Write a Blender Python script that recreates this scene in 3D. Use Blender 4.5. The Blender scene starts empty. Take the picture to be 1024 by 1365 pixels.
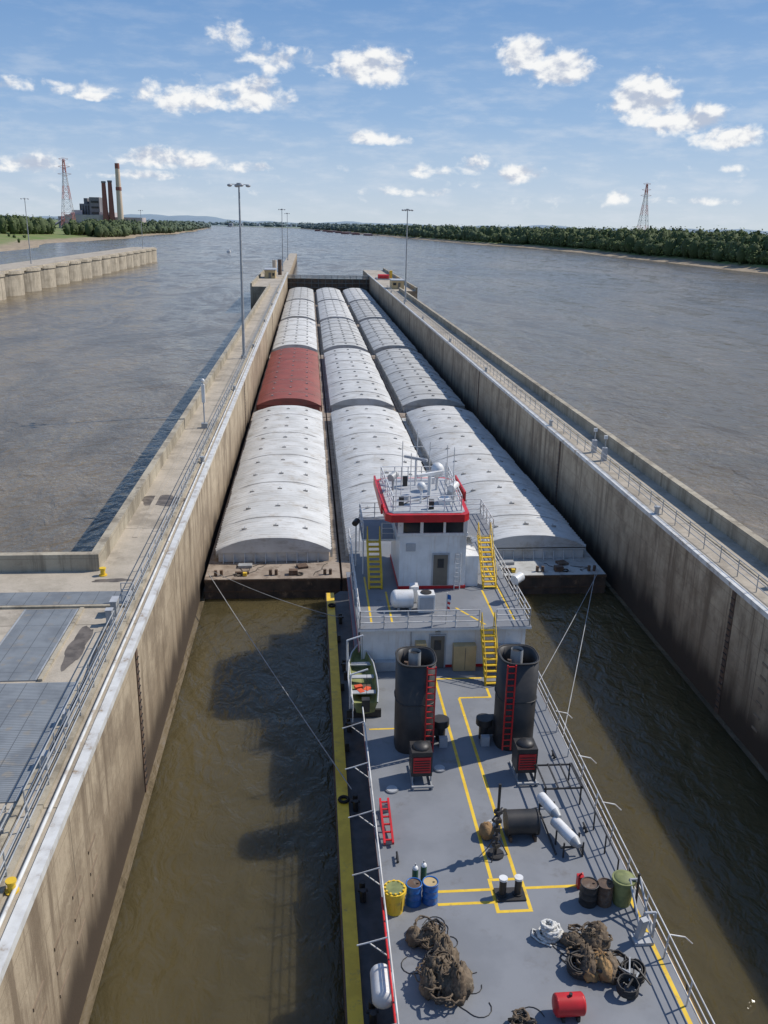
import bpy, math, random
import numpy as np
from mathutils import Vector, Matrix
random.seed(7); np.random.seed(7)
rad=math.radians
scene=bpy.context.scene
# ------------------------------------------------------------------ materials
def nt(m):
    m.use_nodes=True
    return m.node_tree
def N(t,typ,**kw):
    n=t.nodes.new(typ)
    for k,v in kw.items(): setattr(n,k,v)
    return n
def math_(t,op,a,b=None,c=None,clamp=False):
    n=t.nodes.new('ShaderNodeMath'); n.operation=op; n.use_clamp=clamp
    for i,v in enumerate((a,b,c)):
        if v is None: continue
        if isinstance(v,(int,float)): n.inputs[i].default_value=v
        else: t.links.new(v,n.inputs[i])
    return n.outputs[0]
def mixc(t,f,a,b):
    n=t.nodes.new('ShaderNodeMix'); n.data_type='RGBA'
    for s,v in ((0,f),(6,a),(7,b)):
        if isinstance(v,(int,float)): n.inputs[s].default_value=v
        elif isinstance(v,tuple): n.inputs[s].default_value=(v[0],v[1],v[2],1)
        else: t.links.new(v,n.inputs[s])
    return n.outputs[2]
def ramp(t,f,lo,hi):
    n=t.nodes.new('ShaderNodeMapRange'); n.interpolation_type='SMOOTHSTEP'
    n.inputs[1].default_value=lo; n.inputs[2].default_value=hi
    t.links.new(f,n.inputs[0]); return n.outputs[0]
def pos(t,scale=(1,1,1)):
    g=t.nodes.new('ShaderNodeNewGeometry')
    m=t.nodes.new('ShaderNodeMapping'); m.inputs['Scale'].default_value=scale
    t.links.new(g.outputs['Position'],m.inputs[0]); return m.outputs[0]
def noise(t,scale,detail=4,vec=None,rough=.55,dist=0):
    n=N(t,'ShaderNodeTexNoise'); n.inputs['Scale'].default_value=scale; n.inputs['Detail'].default_value=detail
    n.inputs['Roughness'].default_value=rough; n.inputs['Distortion'].default_value=dist
    t.links.new(vec if vec is not None else pos(t),n.inputs['Vector']); return n.outputs[0]
def mat(name,c1,c2=None,scale=1.5,rough=.6,metal=0,dirt=None,dscale=.6,dlo=.55,dhi=.7,bump=0,bscale=20,rand=0,streak=None):
    m=bpy.data.materials.new(name); t=nt(m); b=t.nodes['Principled BSDF']
    if c2 is None: c2=tuple(x*.82 for x in c1)
    col=mixc(t,ramp(t,noise(t,scale,4),.35,.65),c1,c2)
    if dirt: col=mixc(t,ramp(t,noise(t,dscale,6,rough=.7),dlo,dhi),col,dirt)
    if streak:
        v=noise(t,1,5,vec=pos(t,streak[0]),rough=.7)
        col=mixc(t,math_(t,'MULTIPLY',ramp(t,v,.5,.7),streak[2]),col,streak[1])
    if rand:
        oi=N(t,'ShaderNodeObjectInfo')
        h=N(t,'ShaderNodeHueSaturation'); t.links.new(math_(t,'MULTIPLY_ADD',oi.outputs['Random'],rand,1-rand/2),h.inputs['Value'])
        t.links.new(col,h.inputs['Color']); col=h.outputs[0]
    t.links.new(col,b.inputs['Base Color'])
    b.inputs['Roughness'].default_value=rough; b.inputs['Metallic'].default_value=metal
    if bump:
        bn=N(t,'ShaderNodeBump'); bn.inputs['Strength'].default_value=bump; bn.inputs['Distance'].default_value=.05
        t.links.new(noise(t,bscale,4),bn.inputs['Height']); t.links.new(bn.outputs[0],b.inputs['Normal'])
    return m
WHITE=mat('white_paint',(.76,.76,.74),(.68,.68,.66),rough=.4,dirt=(.5,.42,.33),dscale=1.2,dlo=.6,dhi=.8,streak=((3,3,.25),(.5,.4,.3),.4))
RAILW=mat('rail_paint',(.7,.7,.68),(.5,.48,.45),rough=.5)
RED=mat('red_paint',(.6,.02,.025),(.45,.02,.02),rough=.4)
YEL=mat('yellow_paint',(.82,.55,.04),(.7,.45,.03),rough=.5,dirt=(.4,.27,.08),dscale=2,dlo=.54,dhi=.74)
BLK=mat('black_paint',(.022,.022,.022),(.04,.036,.033),rough=.5)
DECK=mat('deck_paint',(.215,.225,.24),(.18,.19,.205),scale=.5,rough=.6,dirt=(.12,.11,.1),dscale=.9,dlo=.54,dhi=.85)
MDECK=mat('main_deck_paint',(.075,.075,.078),(.05,.05,.052),rough=.6,dirt=(.12,.08,.055),dlo=.55,dhi=.75)
LGREY=mat('light_grey_paint',(.44,.45,.46),(.36,.37,.38),rough=.5)
GLASS=mat('window_glass',(.015,.02,.025),(.02,.025,.03),rough=.08)
STEEL=mat('galvanised_steel',(.42,.43,.43),(.32,.33,.33),rough=.55,metal=.2)
TAN=mat('tan_paint',(.55,.4,.2),(.46,.34,.17),rough=.5)
DOORM=mat('door_paint',(.16,.14,.11),rough=.5)
BLUE=mat('blue_plastic',(.02,.14,.42),(.02,.1,.32),rough=.35)
RUST=mat('rusty_steel',(.14,.085,.05),(.09,.06,.045),scale=2.5,rough=.8,dirt=(.2,.17,.14),dscale=1.5,bump=.4)
HULL=mat('barge_hull_paint',(.12,.085,.06),(.06,.048,.04),scale=.8,rough=.75,dirt=(.24,.16,.1),dscale=1.2)
BDECK=mat('barge_deck_paint',(.34,.28,.22),(.24,.19,.145),scale=.9,rough=.85,dirt=(.13,.095,.07),dscale=1.3,dlo=.5,dhi=.7)
BDECKG=mat('barge_deck_grey_paint',(.48,.48,.45),(.38,.38,.35),scale=.9,rough=.75,dirt=(.2,.17,.14),dscale=1.3,dlo=.52,dhi=.72)
ROPE=mat('brown_rope',(.2,.15,.1),(.11,.08,.055),scale=9,rough=.95,bump=.6,bscale=60)
ROPEW=mat('white_rope',(.75,.74,.7),(.5,.49,.45),scale=12,rough=.9,bump=.5,bscale=60)
CANV=mat('old_canvas',(.19,.145,.1),(.09,.068,.045),scale=3,rough=.95,dirt=(.29,.24,.17),dscale=3,bump=.9,bscale=9)
CANVO=mat('ochre_canvas',(.42,.26,.11),(.25,.15,.07),scale=3,rough=.95,bump=.8,bscale=9)
OLIVE=mat('olive_plastic',(.24,.26,.1),(.16,.18,.07),scale=3,rough=.6)
WIRE=mat('steel_wire',(.06,.055,.05),(.035,.033,.03),scale=20,rough=.6,metal=.3)
ORANGE=mat('orange_vest',(.75,.1,.03),rough=.7)
RUBB=mat('rubber',(.015,.015,.015),rough=.9)
GREENC=mat('green_cylinder',(.03,.12,.06),rough=.4)
BRICKR=mat('brick_red',(.3,.12,.09),(.24,.1,.08),rough=.9)
HAZT=mat('chimney_concrete',(.66,.53,.4),(.58,.47,.36),rough=.9)
PLGREY=mat('plant_cladding',(.2,.2,.21),(.15,.15,.16),scale=.05,rough=.9)
PLPINK=mat('plant_pale_cladding',(.5,.44,.42),(.4,.36,.35),scale=.05,rough=.9)
BARGER=mat('far_barge_paint',(.26,.14,.12),(.2,.11,.1),rough=.8)
SEAM=mat('cover_seam',(.28,.26,.23),(.4,.38,.35),scale=3,rough=.8)

def conc(name,c1,c2,dark,side=False,wet=False,joint=15.2):
    m=bpy.data.materials.new(name); t=nt(m); b=t.nodes['Principled BSDF']
    col=mixc(t,ramp(t,noise(t,.45,6,rough=.7),.35,.68),c1,c2)
    fine=noise(t,9,5,rough=.75)
    col=mixc(t,math_(t,'MULTIPLY',ramp(t,fine,.5,.75),.45),col,dark)
    st=noise(t,.18,7,rough=.75)
    col=mixc(t,math_(t,'MULTIPLY',ramp(t,st,.48,.64),.65),col,dark)
    g=N(t,'ShaderNodeNewGeometry'); s=N(t,'ShaderNodeSeparateXYZ'); t.links.new(g.outputs['Position'],s.inputs[0])
    fr=math_(t,'FRACT',math_(t,'DIVIDE',math_(t,'ADD',s.outputs[1],3.0),joint))
    j=math_(t,'LESS_THAN',fr,.07/joint*1.0)
    col=mixc(t,math_(t,'MULTIPLY',j,.7),col,tuple(x*.35 for x in dark))
    if side:
        v=noise(t,1,6,vec=pos(t,(1.0,1.0,.07)),rough=.7)
        col=mixc(t,math_(t,'MULTIPLY',ramp(t,v,.47,.64),.85),col,dark)
        fz=math_(t,'FRACT',math_(t,'DIVIDE',s.outputs[2],1.52))
        col=mixc(t,math_(t,'MULTIPLY',math_(t,'LESS_THAN',fz,.03),.5),col,dark)
    if wet:
        nz=noise(t,1,5,vec=pos(t,(.6,.6,.15)))
        # long weathered zone, then the dark wet band just above the water
        w0=ramp(t,math_(t,'ADD',s.outputs[2],math_(t,'MULTIPLY',nz,-3.0)),1.0,5.2)
        col=mixc(t,math_(t,'MULTIPLY_ADD',w0,-.5,.5),col,dark)
        wn=math_(t,'ADD',s.outputs[2],math_(t,'MULTIPLY',nz,-3.6))
        w=ramp(t,wn,-.6,1.7)
        col=mixc(t,w,(.055,.038,.024),col)
    t.links.new(col,b.inputs['Base Color']); b.inputs['Roughness'].default_value=.85
    bn=N(t,'ShaderNodeBump'); bn.inputs['Strength'].default_value=.5; bn.inputs['Distance'].default_value=.03
    t.links.new(fine,bn.inputs['Height']); t.links.new(bn.outputs[0],b.inputs['Normal'])
    return m
CTOP=conc('concrete_top',(.47,.41,.325),(.36,.315,.245),(.2,.17,.13))
CSIDE=conc('concrete_face',(.49,.4,.28),(.37,.295,.2),(.17,.125,.08),side=True,wet=True)
CPAR=conc('concrete_parapet',(.45,.4,.3),(.36,.31,.23),(.19,.16,.115),side=True)
CCELL=conc('cell_concrete',(.54,.47,.36),(.43,.38,.29),(.27,.23,.17),side=True,joint=4000)
ARM=mat('armour_steel',(.66,.66,.63),(.52,.51,.48),rough=.5,dirt=(.3,.22,.14),dscale=1.5)
SLOT=mat('armour_bar',(.26,.2,.14),(.2,.15,.1),rough=.8)
GRAT=bpy.data.materials.new('steel_grating'); t=nt(GRAT); b=t.nodes['Principled BSDF']
g=N(t,'ShaderNodeNewGeometry'); s=N(t,'ShaderNodeSeparateXYZ'); t.links.new(g.outputs['Position'],s.inputs[0])
l1=math_(t,'LESS_THAN',math_(t,'FRACT',math_(t,'MULTIPLY',s.outputs[1],8.0)),.4)
l2=math_(t,'LESS_THAN',math_(t,'FRACT',math_(t,'MULTIPLY',s.outputs[0],1.1)),.04)
l3=math_(t,'LESS_THAN',math_(t,'FRACT',math_(t,'MULTIPLY',s.outputs[1],.4)),.02)
c=mixc(t,ramp(t,noise(t,.8,5),.35,.65),(.26,.28,.29),(.19,.205,.215))
c=mixc(t,ramp(t,noise(t,1.7,6),.55,.75),c,(.3,.27,.22))
c=mixc(t,math_(t,'MAXIMUM',math_(t,'MULTIPLY',l1,.45),math_(t,'MULTIPLY',math_(t,'MAXIMUM',l2,l3),.75)),c,(.06,.065,.07))
t.links.new(c,b.inputs['Base Color']); b.inputs['Roughness'].default_value=.6; b.inputs['Metallic'].default_value=.1
STAIN=mat('oil_stain',(.09,.075,.06),(.16,.135,.11),scale=2,rough=.6)

def water(name,c1,c2,rough,waves,foam=None,sss=0,fl=(.58,.72),fp=(.42,.6),rv=.14):
    m=bpy.data.materials.new(name); t=nt(m); b=t.nodes['Principled BSDF']
    big=noise(t,.012,5,vec=pos(t,(1,.45,1)),rough=.6,dist=1.2)
    med=noise(t,.05,5,vec=pos(t,(1,.35,1)),rough=.65,dist=2.0)
    col=mixc(t,ramp(t,math_(t,'ADD',math_(t,'MULTIPLY',big,.6),math_(t,'MULTIPLY',med,.4)),.4,.6),c1,c2)
    if foam:
        f=noise(t,.11,7,vec=pos(t,(1,.55,1)),rough=.75,dist=2.5)
        f2=noise(t,.01,2)
        fm=math_(t,'MULTIPLY',ramp(t,f,*fl),ramp(t,f2,*fp))
        col=mixc(t,math_(t,'MULTIPLY',fm,.5),col,foam)
    t.links.new(col,b.inputs['Base Color'])
    t.links.new(math_(t,'MULTIPLY_ADD',ramp(t,med,.38,.62),rv,rough-rv/2),b.inputs['Roughness'])
    b.inputs['IOR'].default_value=1.33
    if sss:
        b.subsurface_method='BURLEY'; b.inputs['Subsurface Weight'].default_value=sss
        b.inputs['Subsurface Radius'].default_value=(1.0,.9,.6); b.inputs['Subsurface Scale'].default_value=2.6
    prev=None
    for sc,st,di in waves:
        n=noise(t,sc,3,vec=pos(t,(1,.6,1)),rough=.6,dist=.6)
        bn=N(t,'ShaderNodeBump'); bn.inputs['Strength'].default_value=st; bn.inputs['Distance'].default_value=di
        t.links.new(n,bn.inputs['Height'])
        if prev: t.links.new(prev,bn.inputs['Normal'])
        prev=bn.outputs[0]
    t.links.new(prev,b.inputs['Normal'])
    return m
RIVER=water('river_water',(.185,.145,.09),(.115,.095,.065),.17,[(.09,.55,2.0),(.4,.75,.6),(1.7,.75,.2)],foam=(.42,.34,.24),fl=(.54,.7),fp=(.38,.56),rv=.18)
LOCKW=water('lock_water',(.088,.07,.032),(.06,.05,.024),.14,[(.25,.5,.7),(.9,.65,.32),(3,.5,.09)],foam=(.12,.095,.05),sss=.8,fl=(.52,.68))

# ------------------------------------------------------------------ mesh builder
class MB:
    def __init__(s,name): s.name=name; s.v=[]; s.f=[]; s.m=[]; s.sm=[]; s.mats=[]
    def mi(s,m):
        if m not in s.mats: s.mats.append(m)
        return s.mats.index(m)
    def add(s,vs,fs,m,smooth=False):
        o=len(s.v); s.v+= [tuple(x) for x in vs]; k=s.mi(m)
        for f in fs: s.f.append(tuple(i+o for i in f)); s.m.append(k); s.sm.append(smooth)
    def box(s,x0,x1,y0,y1,z0,z1,m,top=None):
        vs=[(x0,y0,z0),(x1,y0,z0),(x1,y1,z0),(x0,y1,z0),(x0,y0,z1),(x1,y0,z1),(x1,y1,z1),(x0,y1,z1)]
        s.add(vs,[(0,3,2,1),(0,1,5,4),(1,2,6,5),(2,3,7,6),(3,0,4,7)],m); s.add(vs[4:],[(0,1,2,3)],top or m)
    def obox(s,c,sz,m,rz=0,rx=0,ry=0):
        M=Matrix.Translation(c)@Matrix.Rotation(rz,4,'Z')@Matrix.Rotation(ry,4,'Y')@Matrix.Rotation(rx,4,'X')
        a,b,d=sz[0]/2,sz[1]/2,sz[2]/2
        vs=[M@Vector(q) for q in [(-a,-b,-d),(a,-b,-d),(a,b,-d),(-a,b,-d),(-a,-b,d),(a,-b,d),(a,b,d),(-a,b,d)]]
        s.add(vs,[(0,3,2,1),(0,1,5,4),(1,2,6,5),(2,3,7,6),(3,0,4,7),(4,5,6,7)],m)
    def cyl(s,p0,p1,r,m,n=8,r2=None,caps=True,smooth=True):
        p0=Vector(p0);p1=Vector(p1); d=(p1-p0)
        if d.length<1e-6: return
        d.normalize(); a=d.orthogonal().normalized(); b=d.cross(a); r2=r if r2 is None else r2
        vs=[]
        for p,rr in((p0,r),(p1,r2)):
            for i in range(n):
                an=2*math.pi*i/n; vs.append(p+(a*math.cos(an)+b*math.sin(an))*rr)
        s.add(vs,[(i,(i+1)%n,n+(i+1)%n,n+i) for i in range(n)],m,smooth)
        if caps: s.add(vs,[tuple(range(n-1,-1,-1)),tuple(range(n,2*n))],m)
    def path(s,pts,r,m,n=5,closed=False):
        pts=[Vector(p) for p in pts]; vs=[]; L=len(pts)
        for i,p in enumerate(pts):
            if closed: d=pts[(i+1)%L]-pts[i-1]
            else: d=pts[min(i+1,L-1)]-pts[max(i-1,0)]
            if d.length<1e-6: d=Vector((0,0,1))
            d.normalize(); up=Vector((0,0,1)) if abs(d.z)<.9 else Vector((1,0,0))
            a=d.cross(up).normalized(); b=d.cross(a)
            for k in range(n):
                an=2*math.pi*k/n; vs.append(p+(a*math.cos(an)+b*math.sin(an))*r)
        fs=[]
        for i in range(L if closed else L-1):
            j=(i+1)%L
            for k in range(n): fs.append((i*n+k,j*n+k,j*n+(k+1)%n,i*n+(k+1)%n))
        s.add(vs,fs,m,True)
    def ell(s,c,r,m,nu=14,nv=8,jit=0,zmin=-1):
        vs=[];fs=[]
        for j in range(nv+1):
            ph=-math.pi/2+math.pi*j/nv
            for i in range(nu):
                th=2*math.pi*i/nu; k=1+random.uniform(-jit,jit)
                z=max(math.sin(ph),zmin)
                vs.append((c[0]+r[0]*math.cos(ph)*math.cos(th)*k,c[1]+r[1]*math.cos(ph)*math.sin(th)*k,c[2]+r[2]*z*k))
        for j in range(nv):
            for i in range(nu): fs.append((j*nu+i,j*nu+(i+1)%nu,(j+1)*nu+(i+1)%nu,(j+1)*nu+i))
        s.add(vs,fs,m,True)
    def prism(s,poly,z0,z1,m,top=None,smooth=False):
        n=len(poly); vs=[(x,y,z0) for x,y in poly]+[(x,y,z1) for x,y in poly]
        s.add(vs,[(i,(i+1)%n,n+(i+1)%n,n+i) for i in range(n)],m,smooth); s.add(vs,[tuple(range(n,2*n))],top or m)
        s.add(vs,[tuple(range(n-1,-1,-1))],m)
    def coil(s,c,R,turns,r,m,rise=.03,jit=.05,tilt=0):
        pts=[]; ph=random.uniform(0,6.28)
        for i in range(int(turns*16)):
            a=ph+2*math.pi*i/16; k=R*(1+random.uniform(-jit,jit))
            pts.append((c[0]+math.cos(a)*k,c[1]+math.sin(a)*k*.92,c[2]+r+rise*i/16*1.0+math.sin(a)*tilt+random.uniform(-.3,.3)*r))
        s.path(pts,r,m)
    def rail(s,pts,h,m,sp=1.6,nr=3,r=.028,lean=(0,0)):
        pts=[Vector(p) for p in pts]
        for a,b in zip(pts[:-1],pts[1:]):
            L=(b-a).length; n=max(1,round(L/sp))
            for k in range(n+1):
                q=a.lerp(b,k/n); s.cyl(q,q+Vector((lean[0],lean[1],h)),r*1.15,m,6)
            for k in range(nr):
                f=(k+1)/nr; o=Vector((lean[0]*f,lean[1]*f,h*f)); s.cyl(a+o,b+o,r,m,6)
    def obj(s,parent=None,bevel=0):
        me=bpy.data.meshes.new(s.name); me.from_pydata(s.v,[],s.f)
        for m in s.mats: me.materials.append(m)
        me.polygons.foreach_set('material_index',s.m); me.polygons.foreach_set('use_smooth',s.sm); me.update()
        o=bpy.data.objects.new(s.name,me); scene.collection.objects.link(o)
        if parent: o.parent=parent
        if bevel:
            bm=o.modifiers.new('bevel','BEVEL'); bm.width=bevel; bm.segments=2; bm.limit_method='ANGLE'
        return o
def empty(name):
    e=bpy.data.objects.new(name,None); scene.collection.objects.link(e); return e

# ------------------------------------------------------------------ terrain + water
SL=[(-1500,-240),(300,-250),(837,-271),(1080,-297),(1663,-304),(2464,-318),(4364,-455),(7000,-1200),(9000,-2500)]
SR=[(-1500,300),(300,318),(631,328),(919,336),(1358,322),(1695,261),(3581,112),(5200,-60),(7000,-900),(9000,-2300)]
def li(tab,y): return float(np.interp(y,[a for a,_ in tab],[b for _,b in tab]))
def bankL(y): return float(np.interp(y,[0,900,1200,1500,3000,6000],[14,17,14,9,7,5]))
ys=list(range(-1500,9000,75))+[9200,10000,12000,16000,22000]
offL=[(-20000,40),(-3000,30),(-700,24),(-250,'b'),(-150,'b'),(-90,'m'),(-45,3.5),(-14,1.6),(0,.1),(14,-3)]
offR=[(-14,-3),(0,.1),(14,1.5),(22,4.0),(60,4.5),(300,5),(1200,5),(4000,8),(20000,30)]
vs=[];fs=[];K=len(offL)+len(offR)
for y in ys:
    a,b_=li(SL,y),li(SR,y)
    if y>9000: a=-2500;b_=-2480
    w=(math.sin(y*.021)*6+math.sin(y*.0093)*9)
    for o,z in offL:
        if z=='b': z=bankL(y)
        if z=='m': z=bankL(y)*.6
        if y>9000: z=max(z,4)
        vs.append((a+o+(w if abs(o)<300 else 0),y,z))
    for o,z in offR:
        if y>9000: z=max(z,4)
        vs.append((b_+o+(-w*.6 if abs(o)<300 else 0),y,z))
for i in range(len(ys)-1):
    for k in range(K-1): fs.append((i*K+k,i*K+k+1,(i+1)*K+k+1,(i+1)*K+k))
GR=bpy.data.materials.new('bank_ground'); t=nt(GR); b=t.nodes['Principled BSDF']
g=N(t,'ShaderNodeNewGeometry'); s=N(t,'ShaderNodeSeparateXYZ'); t.links.new(g.outputs['Position'],s.inputs[0])
grass=mixc(t,ramp(t,noise(t,.03,6),.4,.6),(.13,.19,.045),(.19,.2,.075))
sand=mixc(t,ramp(t,noise(t,.2,6),.4,.6),(.38,.3,.2),(.24,.19,.13))
hz=ramp(t,math_(t,'ADD',s.outputs[2],math_(t,'MULTIPLY',noise(t,.08,5),-2.5)),.6,2.2)
c=mixc(t,hz,sand,grass)
c=mixc(t,ramp(t,s.outputs[1],2500,9000),c,(.16,.22,.26))  # distance haze mixed into the ground colour by world Y
t.links.new(c,b.inputs['Base Color']); b.inputs['Roughness'].default_value=.95
mb=MB('ground'); mb.add(vs,fs,GR,True); mb.obj()
mb=MB('river_water')
X0,X1,Y0,Y1=-8.3,24.5,-60,374
xs=[-9000,X0,X1,9000]; yy=[-1500,Y0,Y1,21000]
for i in range(3):
    for j in range(3):
        if i==1 and j==1: continue
        mb.add([(xs[i],yy[j],0),(xs[i+1],yy[j],0),(xs[i+1],yy[j+1],0),(xs[i],yy[j+1],0)],[(0,1,2,3)],RIVER)
mb.obj()
mb=MB('lock_chamber_water'); mb.add([(-8.7,-60,-.05),(24.9,-60,-.05),(24.9,374.5,-.05),(-8.7,374.5,-.05)],[(0,1,2,3)],LOCKW); mb.obj()

# ------------------------------------------------------------------ lock walls
T=8.35
mb=MB('lock_wall')
LX=-8.65
mb.box(-60,LX,-60,50.6,-3,T,CSIDE,CTOP)
mb.box(-12.9,LX,50.6,300,-3,T,CSIDE,CTOP)
mb.box(-19,LX,300,392,-3,T,CSIDE,CTOP)
mb.box(-14,LX,392,690,-3,T-1.5,CSIDE,CTOP)
mb.box(-60,-13.0,50.1,50.6,T,T+1.05,CPAR)
mb.box(-13.0,-12.5,50.1,299.8,T,T+1.05,CPAR)
mb.box(-19,-18.5,300,392,T,T+1.05,CPAR)
mb.box(LX-.34,LX+.04,-60,391,T-.25,T+.06,ARM)
mb.cyl((LX-.55,-60,T+.1),(LX-.55,391,T+.1),.07,ARM,8)
mb.box(-9.75,-9.5,-60,390,T,T+.14,CPAR)
mb.box(-11.7,-11.35,56,290,T+.004,T+.03,CTOP)
for y in (40,118,215,320):
    mb.box(LX,LX+.05,y,y+.45,0,T-.3,RUST)
    for z in np.arange(.4,T-.4,.4): mb.box(LX+.05,LX+.1,y+.05,y+.4,z,z+.05,BLK)
for z in (2.9,3.9,4.9):
    y=10.0
    while y<31: mb.box(LX,LX+.04,y,y+1.1,z,z+.14,SLOT); y+=2.4
mb.obj()
mb=MB('lock_wall')
RX=24.85
mb.box(RX,29.0,-60,288,-3,T,CSIDE,CTOP)
mb.box(RX,34.5,288,420,-3,T,CSIDE,CTOP)
mb.box(28.45,29.0,-60,287.8,T,T+1.1,CPAR)
mb.box(34,34.5,288,420,T,T+1.1,CPAR)
mb.box(RX-.04,RX+.34,-60,391,T-.25,T+.06,ARM)
for y in (46,84,128,222,320):
    mb.box(RX-.05,RX,y,y+.45,0,T-.3,RUST)
    for z in np.arange(.4,T-.4,.4): mb.box(RX-.1,RX-.05,y+.05,y+.4,z,z+.05,BLK)
for z in np.arange(1.5,7,.8): mb.box(RX-.045,RX,41.5,42.1,z,z+.14,SLOT)
mb.box(26.9,27.2,-60,287,T+.004,T+.05,CPAR)
mb.obj()
mb=MB('lock_gate')
GATE=mat('gate_paint',(.14,.17,.17),(.1,.12,.12),rough=.7,dirt=(.2,.14,.09),dscale=.4,dlo=.45,dhi=.65)
mb.box(LX,RX,375,376.6,-3,6.6,HULL)
mb.box(LX,RX,374.4,377.2,6.6,6.9,GATE)
for i in range(12):
    x=LX+1.3+i*2.8; mb.box(x,x+.25,374.6,375,0,6.6,GATE)
for z in (1.5,3.2,4.9): mb.box(LX,RX,374.5,375,z,z+.25,GATE)
mb.rail([(LX+.2,374.6,6.9),(RX-.2,374.6,6.9)],1.2,GATE,sp=2.5,r=.07)
mb.rail([(LX+.2,377,6.9),(RX-.2,377,6.9)],1.2,STEEL,sp=2.5,r=.06)
mb.obj()
mb=MB('wall_railing'); mb.rail([(-9.62,-5,T),(-9.62,300,T)],1.1,STEEL,sp=2.4,nr=3,r=.028); mb.obj()
mb=MB('wall_railing'); mb.rail([(25.7,-5,T),(25.7,300,T)],1.1,STEEL,sp=2.4,nr=3,r=.028); mb.obj()
mb=MB('wall_railing'); mb.rail([(-10.3,45.5,T),(-9.7,45.5,T)],1.1,STEEL)
mb.rail([(-9.95,27,T),(-9.95,42,T)],1.05,STEEL,sp=1.8); mb.obj()
mb=MB('steel_grating_cover')
for (x0,x1,y0,y1) in ((-30,-10.1,45.15,46.9),(-15.1,-12.45,36.75,44.55),(-22,-10.6,27.8,36.5)):
    mb.box(x0,x1,y0,y1,T+.004,T+.05,STEEL,GRAT)
    mb.box(x0-.08,x0,y0,y1,T+.004,T+.07,STEEL); mb.box(x1,x1+.08,y0,y1,T+.004,T+.07,STEEL)
mb.obj()
mb=MB('concrete_kerb')
mb.box(-12.3,-12.1,36.7,44.6,T+.004,T+.12,CPAR); mb.box(-30,-10.0,44.75,44.95,T+.004,T+.12,CPAR); mb.box(-10.45,-10.25,16,36.5,T+.004,T+.12,CPAR)
mb.obj()
def patch(name,cx,cy,rx,ry,z):
    mb=MB(name); n=40; p1,p2=random.uniform(0,6),random.uniform(0,6)
    pl=[]
    for i in range(n):
        a=6.2832*i/n; k=1+.16*math.sin(2*a+p1)+.12*math.sin(5*a+p2)+random.uniform(-.05,.05)
        pl.append((cx+rx*math.cos(a)*k,cy+ry*math.sin(a)*k))
    mb.add([(x,y,z) for x,y in pl],[tuple(range(n))],STAIN); mb.obj()
patch('wet_stain',-11.0,64.2,1.4,1.6,T+.005)
patch('wet_stain',-11.4,40.2,.5,2.0,T+.005)
patch('wet_stain',-11.5,48.6,1.0,.3,T+.005)
def bollard(x,y,z,m,k=1):
    mb=MB('mooring_bollard'); mb.cyl((x,y,z),(x,y,z+.5*k),.18*k,m,14); mb.cyl((x,y,z+.5*k),(x,y,z+.6*k),.24*k,m,14); mb.cyl((x,y,z),(x,y,z+.05),.3*k,m,14); mb.obj()
bollard(-12.15,49.4,T,YEL,.8); bollard(-9.3,23.3,T,YEL,.7)
for y in (75,110,150,190,230,270): bollard(-9.25,y,T,STEEL)
for y in (34,60,90,126,160,200,240,280): bollard(25.35,y,T,STEEL)
mb=MB('pipe_rack')
for x in (-11.0,-10.75,-10.5):
    mb.path([(x,22,T+.25),(x,27.3,T+.25),(x,27.3,T+.02)],.035,STEEL)
    mb.path([(x,13,T+.25),(x,22,T+.25)],.035,STEEL)
for y in (16,18.5,21,23.5,26): mb.box(-11.1,-10.4,y,y+.08,T+.004,T+.22,STEEL)
for y in (24,30,33): mb.obox((-10.1,y,T+.3),(.25,.4,.6),LGREY)
mb.obj()
mb=MB('control_cabinet')
for y in (42.5,43.6,44.0): mb.box(-10.5,-10.2,y,y+.35,T,T+.8,STEEL); mb.box(-10.54,-10.16,y-.03,y+.38,T+.8,T+.84,LGREY)
mb.path([(-10.4,43,T+.1),(-10.4,40,T+.06),(-10.2,36,T+.06),(-10.2,30,T+.06)],.05,BLK)
mb.obj()
mb=MB('camera_pole'); x,y=-10.6,89
mb.cyl((x,y,T),(x,y,T+4.6),.07,LGREY); mb.box(x-.3,x+.3,y-.3,y+.3,T,T+.5,STEEL); mb.box(x-.16,x+.16,y-.16,y+.16,T+2.6,T+4.4,WHITE); mb.ell((x,y,T+4.8),(.2,.2,.2),WHITE); mb.obj()
mb=MB('control_post'); mb.box(27.3,27.7,46,46.4,T,T+1.2,LGREY); mb.box(27.25,27.75,45.95,46.45,T+1.2,T+1.26,STEEL); mb.obj()
for (x,y) in ((26.4,75.5),(26.4,78.5)):
    mb=MB('control_post'); mb.box(x-.2,x+.2,y-.2,y+.2,T,T+1.2,LGREY); mb.cyl((x,y,T+1.2),(x,y,T+2.2),.05,STEEL); mb.box(x-.15,x+.15,y-.1,y+.1,T+2.0,T+2.3,WHITE); mb.obj()
def mast(x,y,z,top):
    mb=MB('high_mast_lamp'); mb.cyl((x,y,z),(x,y,z+.5),.45,STEEL,12); mb.cyl((x,y,z+.5),(x,y,top),.24,STEEL,12,r2=.12)
    mb.cyl((x,y,top-.35),(x,y,top),.35,STEEL,12)
    for k in range(4):
        a=k*math.pi/2+.3; dx,dy=math.cos(a),math.sin(a)
        mb.cyl((x,y,top-.2),(x+dx*1.3,y+dy*1.3,top-.2),.05,STEEL,6)
        mb.ell((x+dx*1.35,y+dy*1.35,top-.35),(.38,.38,.22),LGREY,10,6)
    mb.obj()
mast(-9.95,137.5,T,33.6); mast(26.3,247,T,32.4); mast(-12,430,T-1.5,34.4); mast(-12.5,560,T-1.5,34); mast(-118,403,9,36.2); mast(-115,655,9,35)
mb=MB('mooring_cell_wall')
y=180
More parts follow.
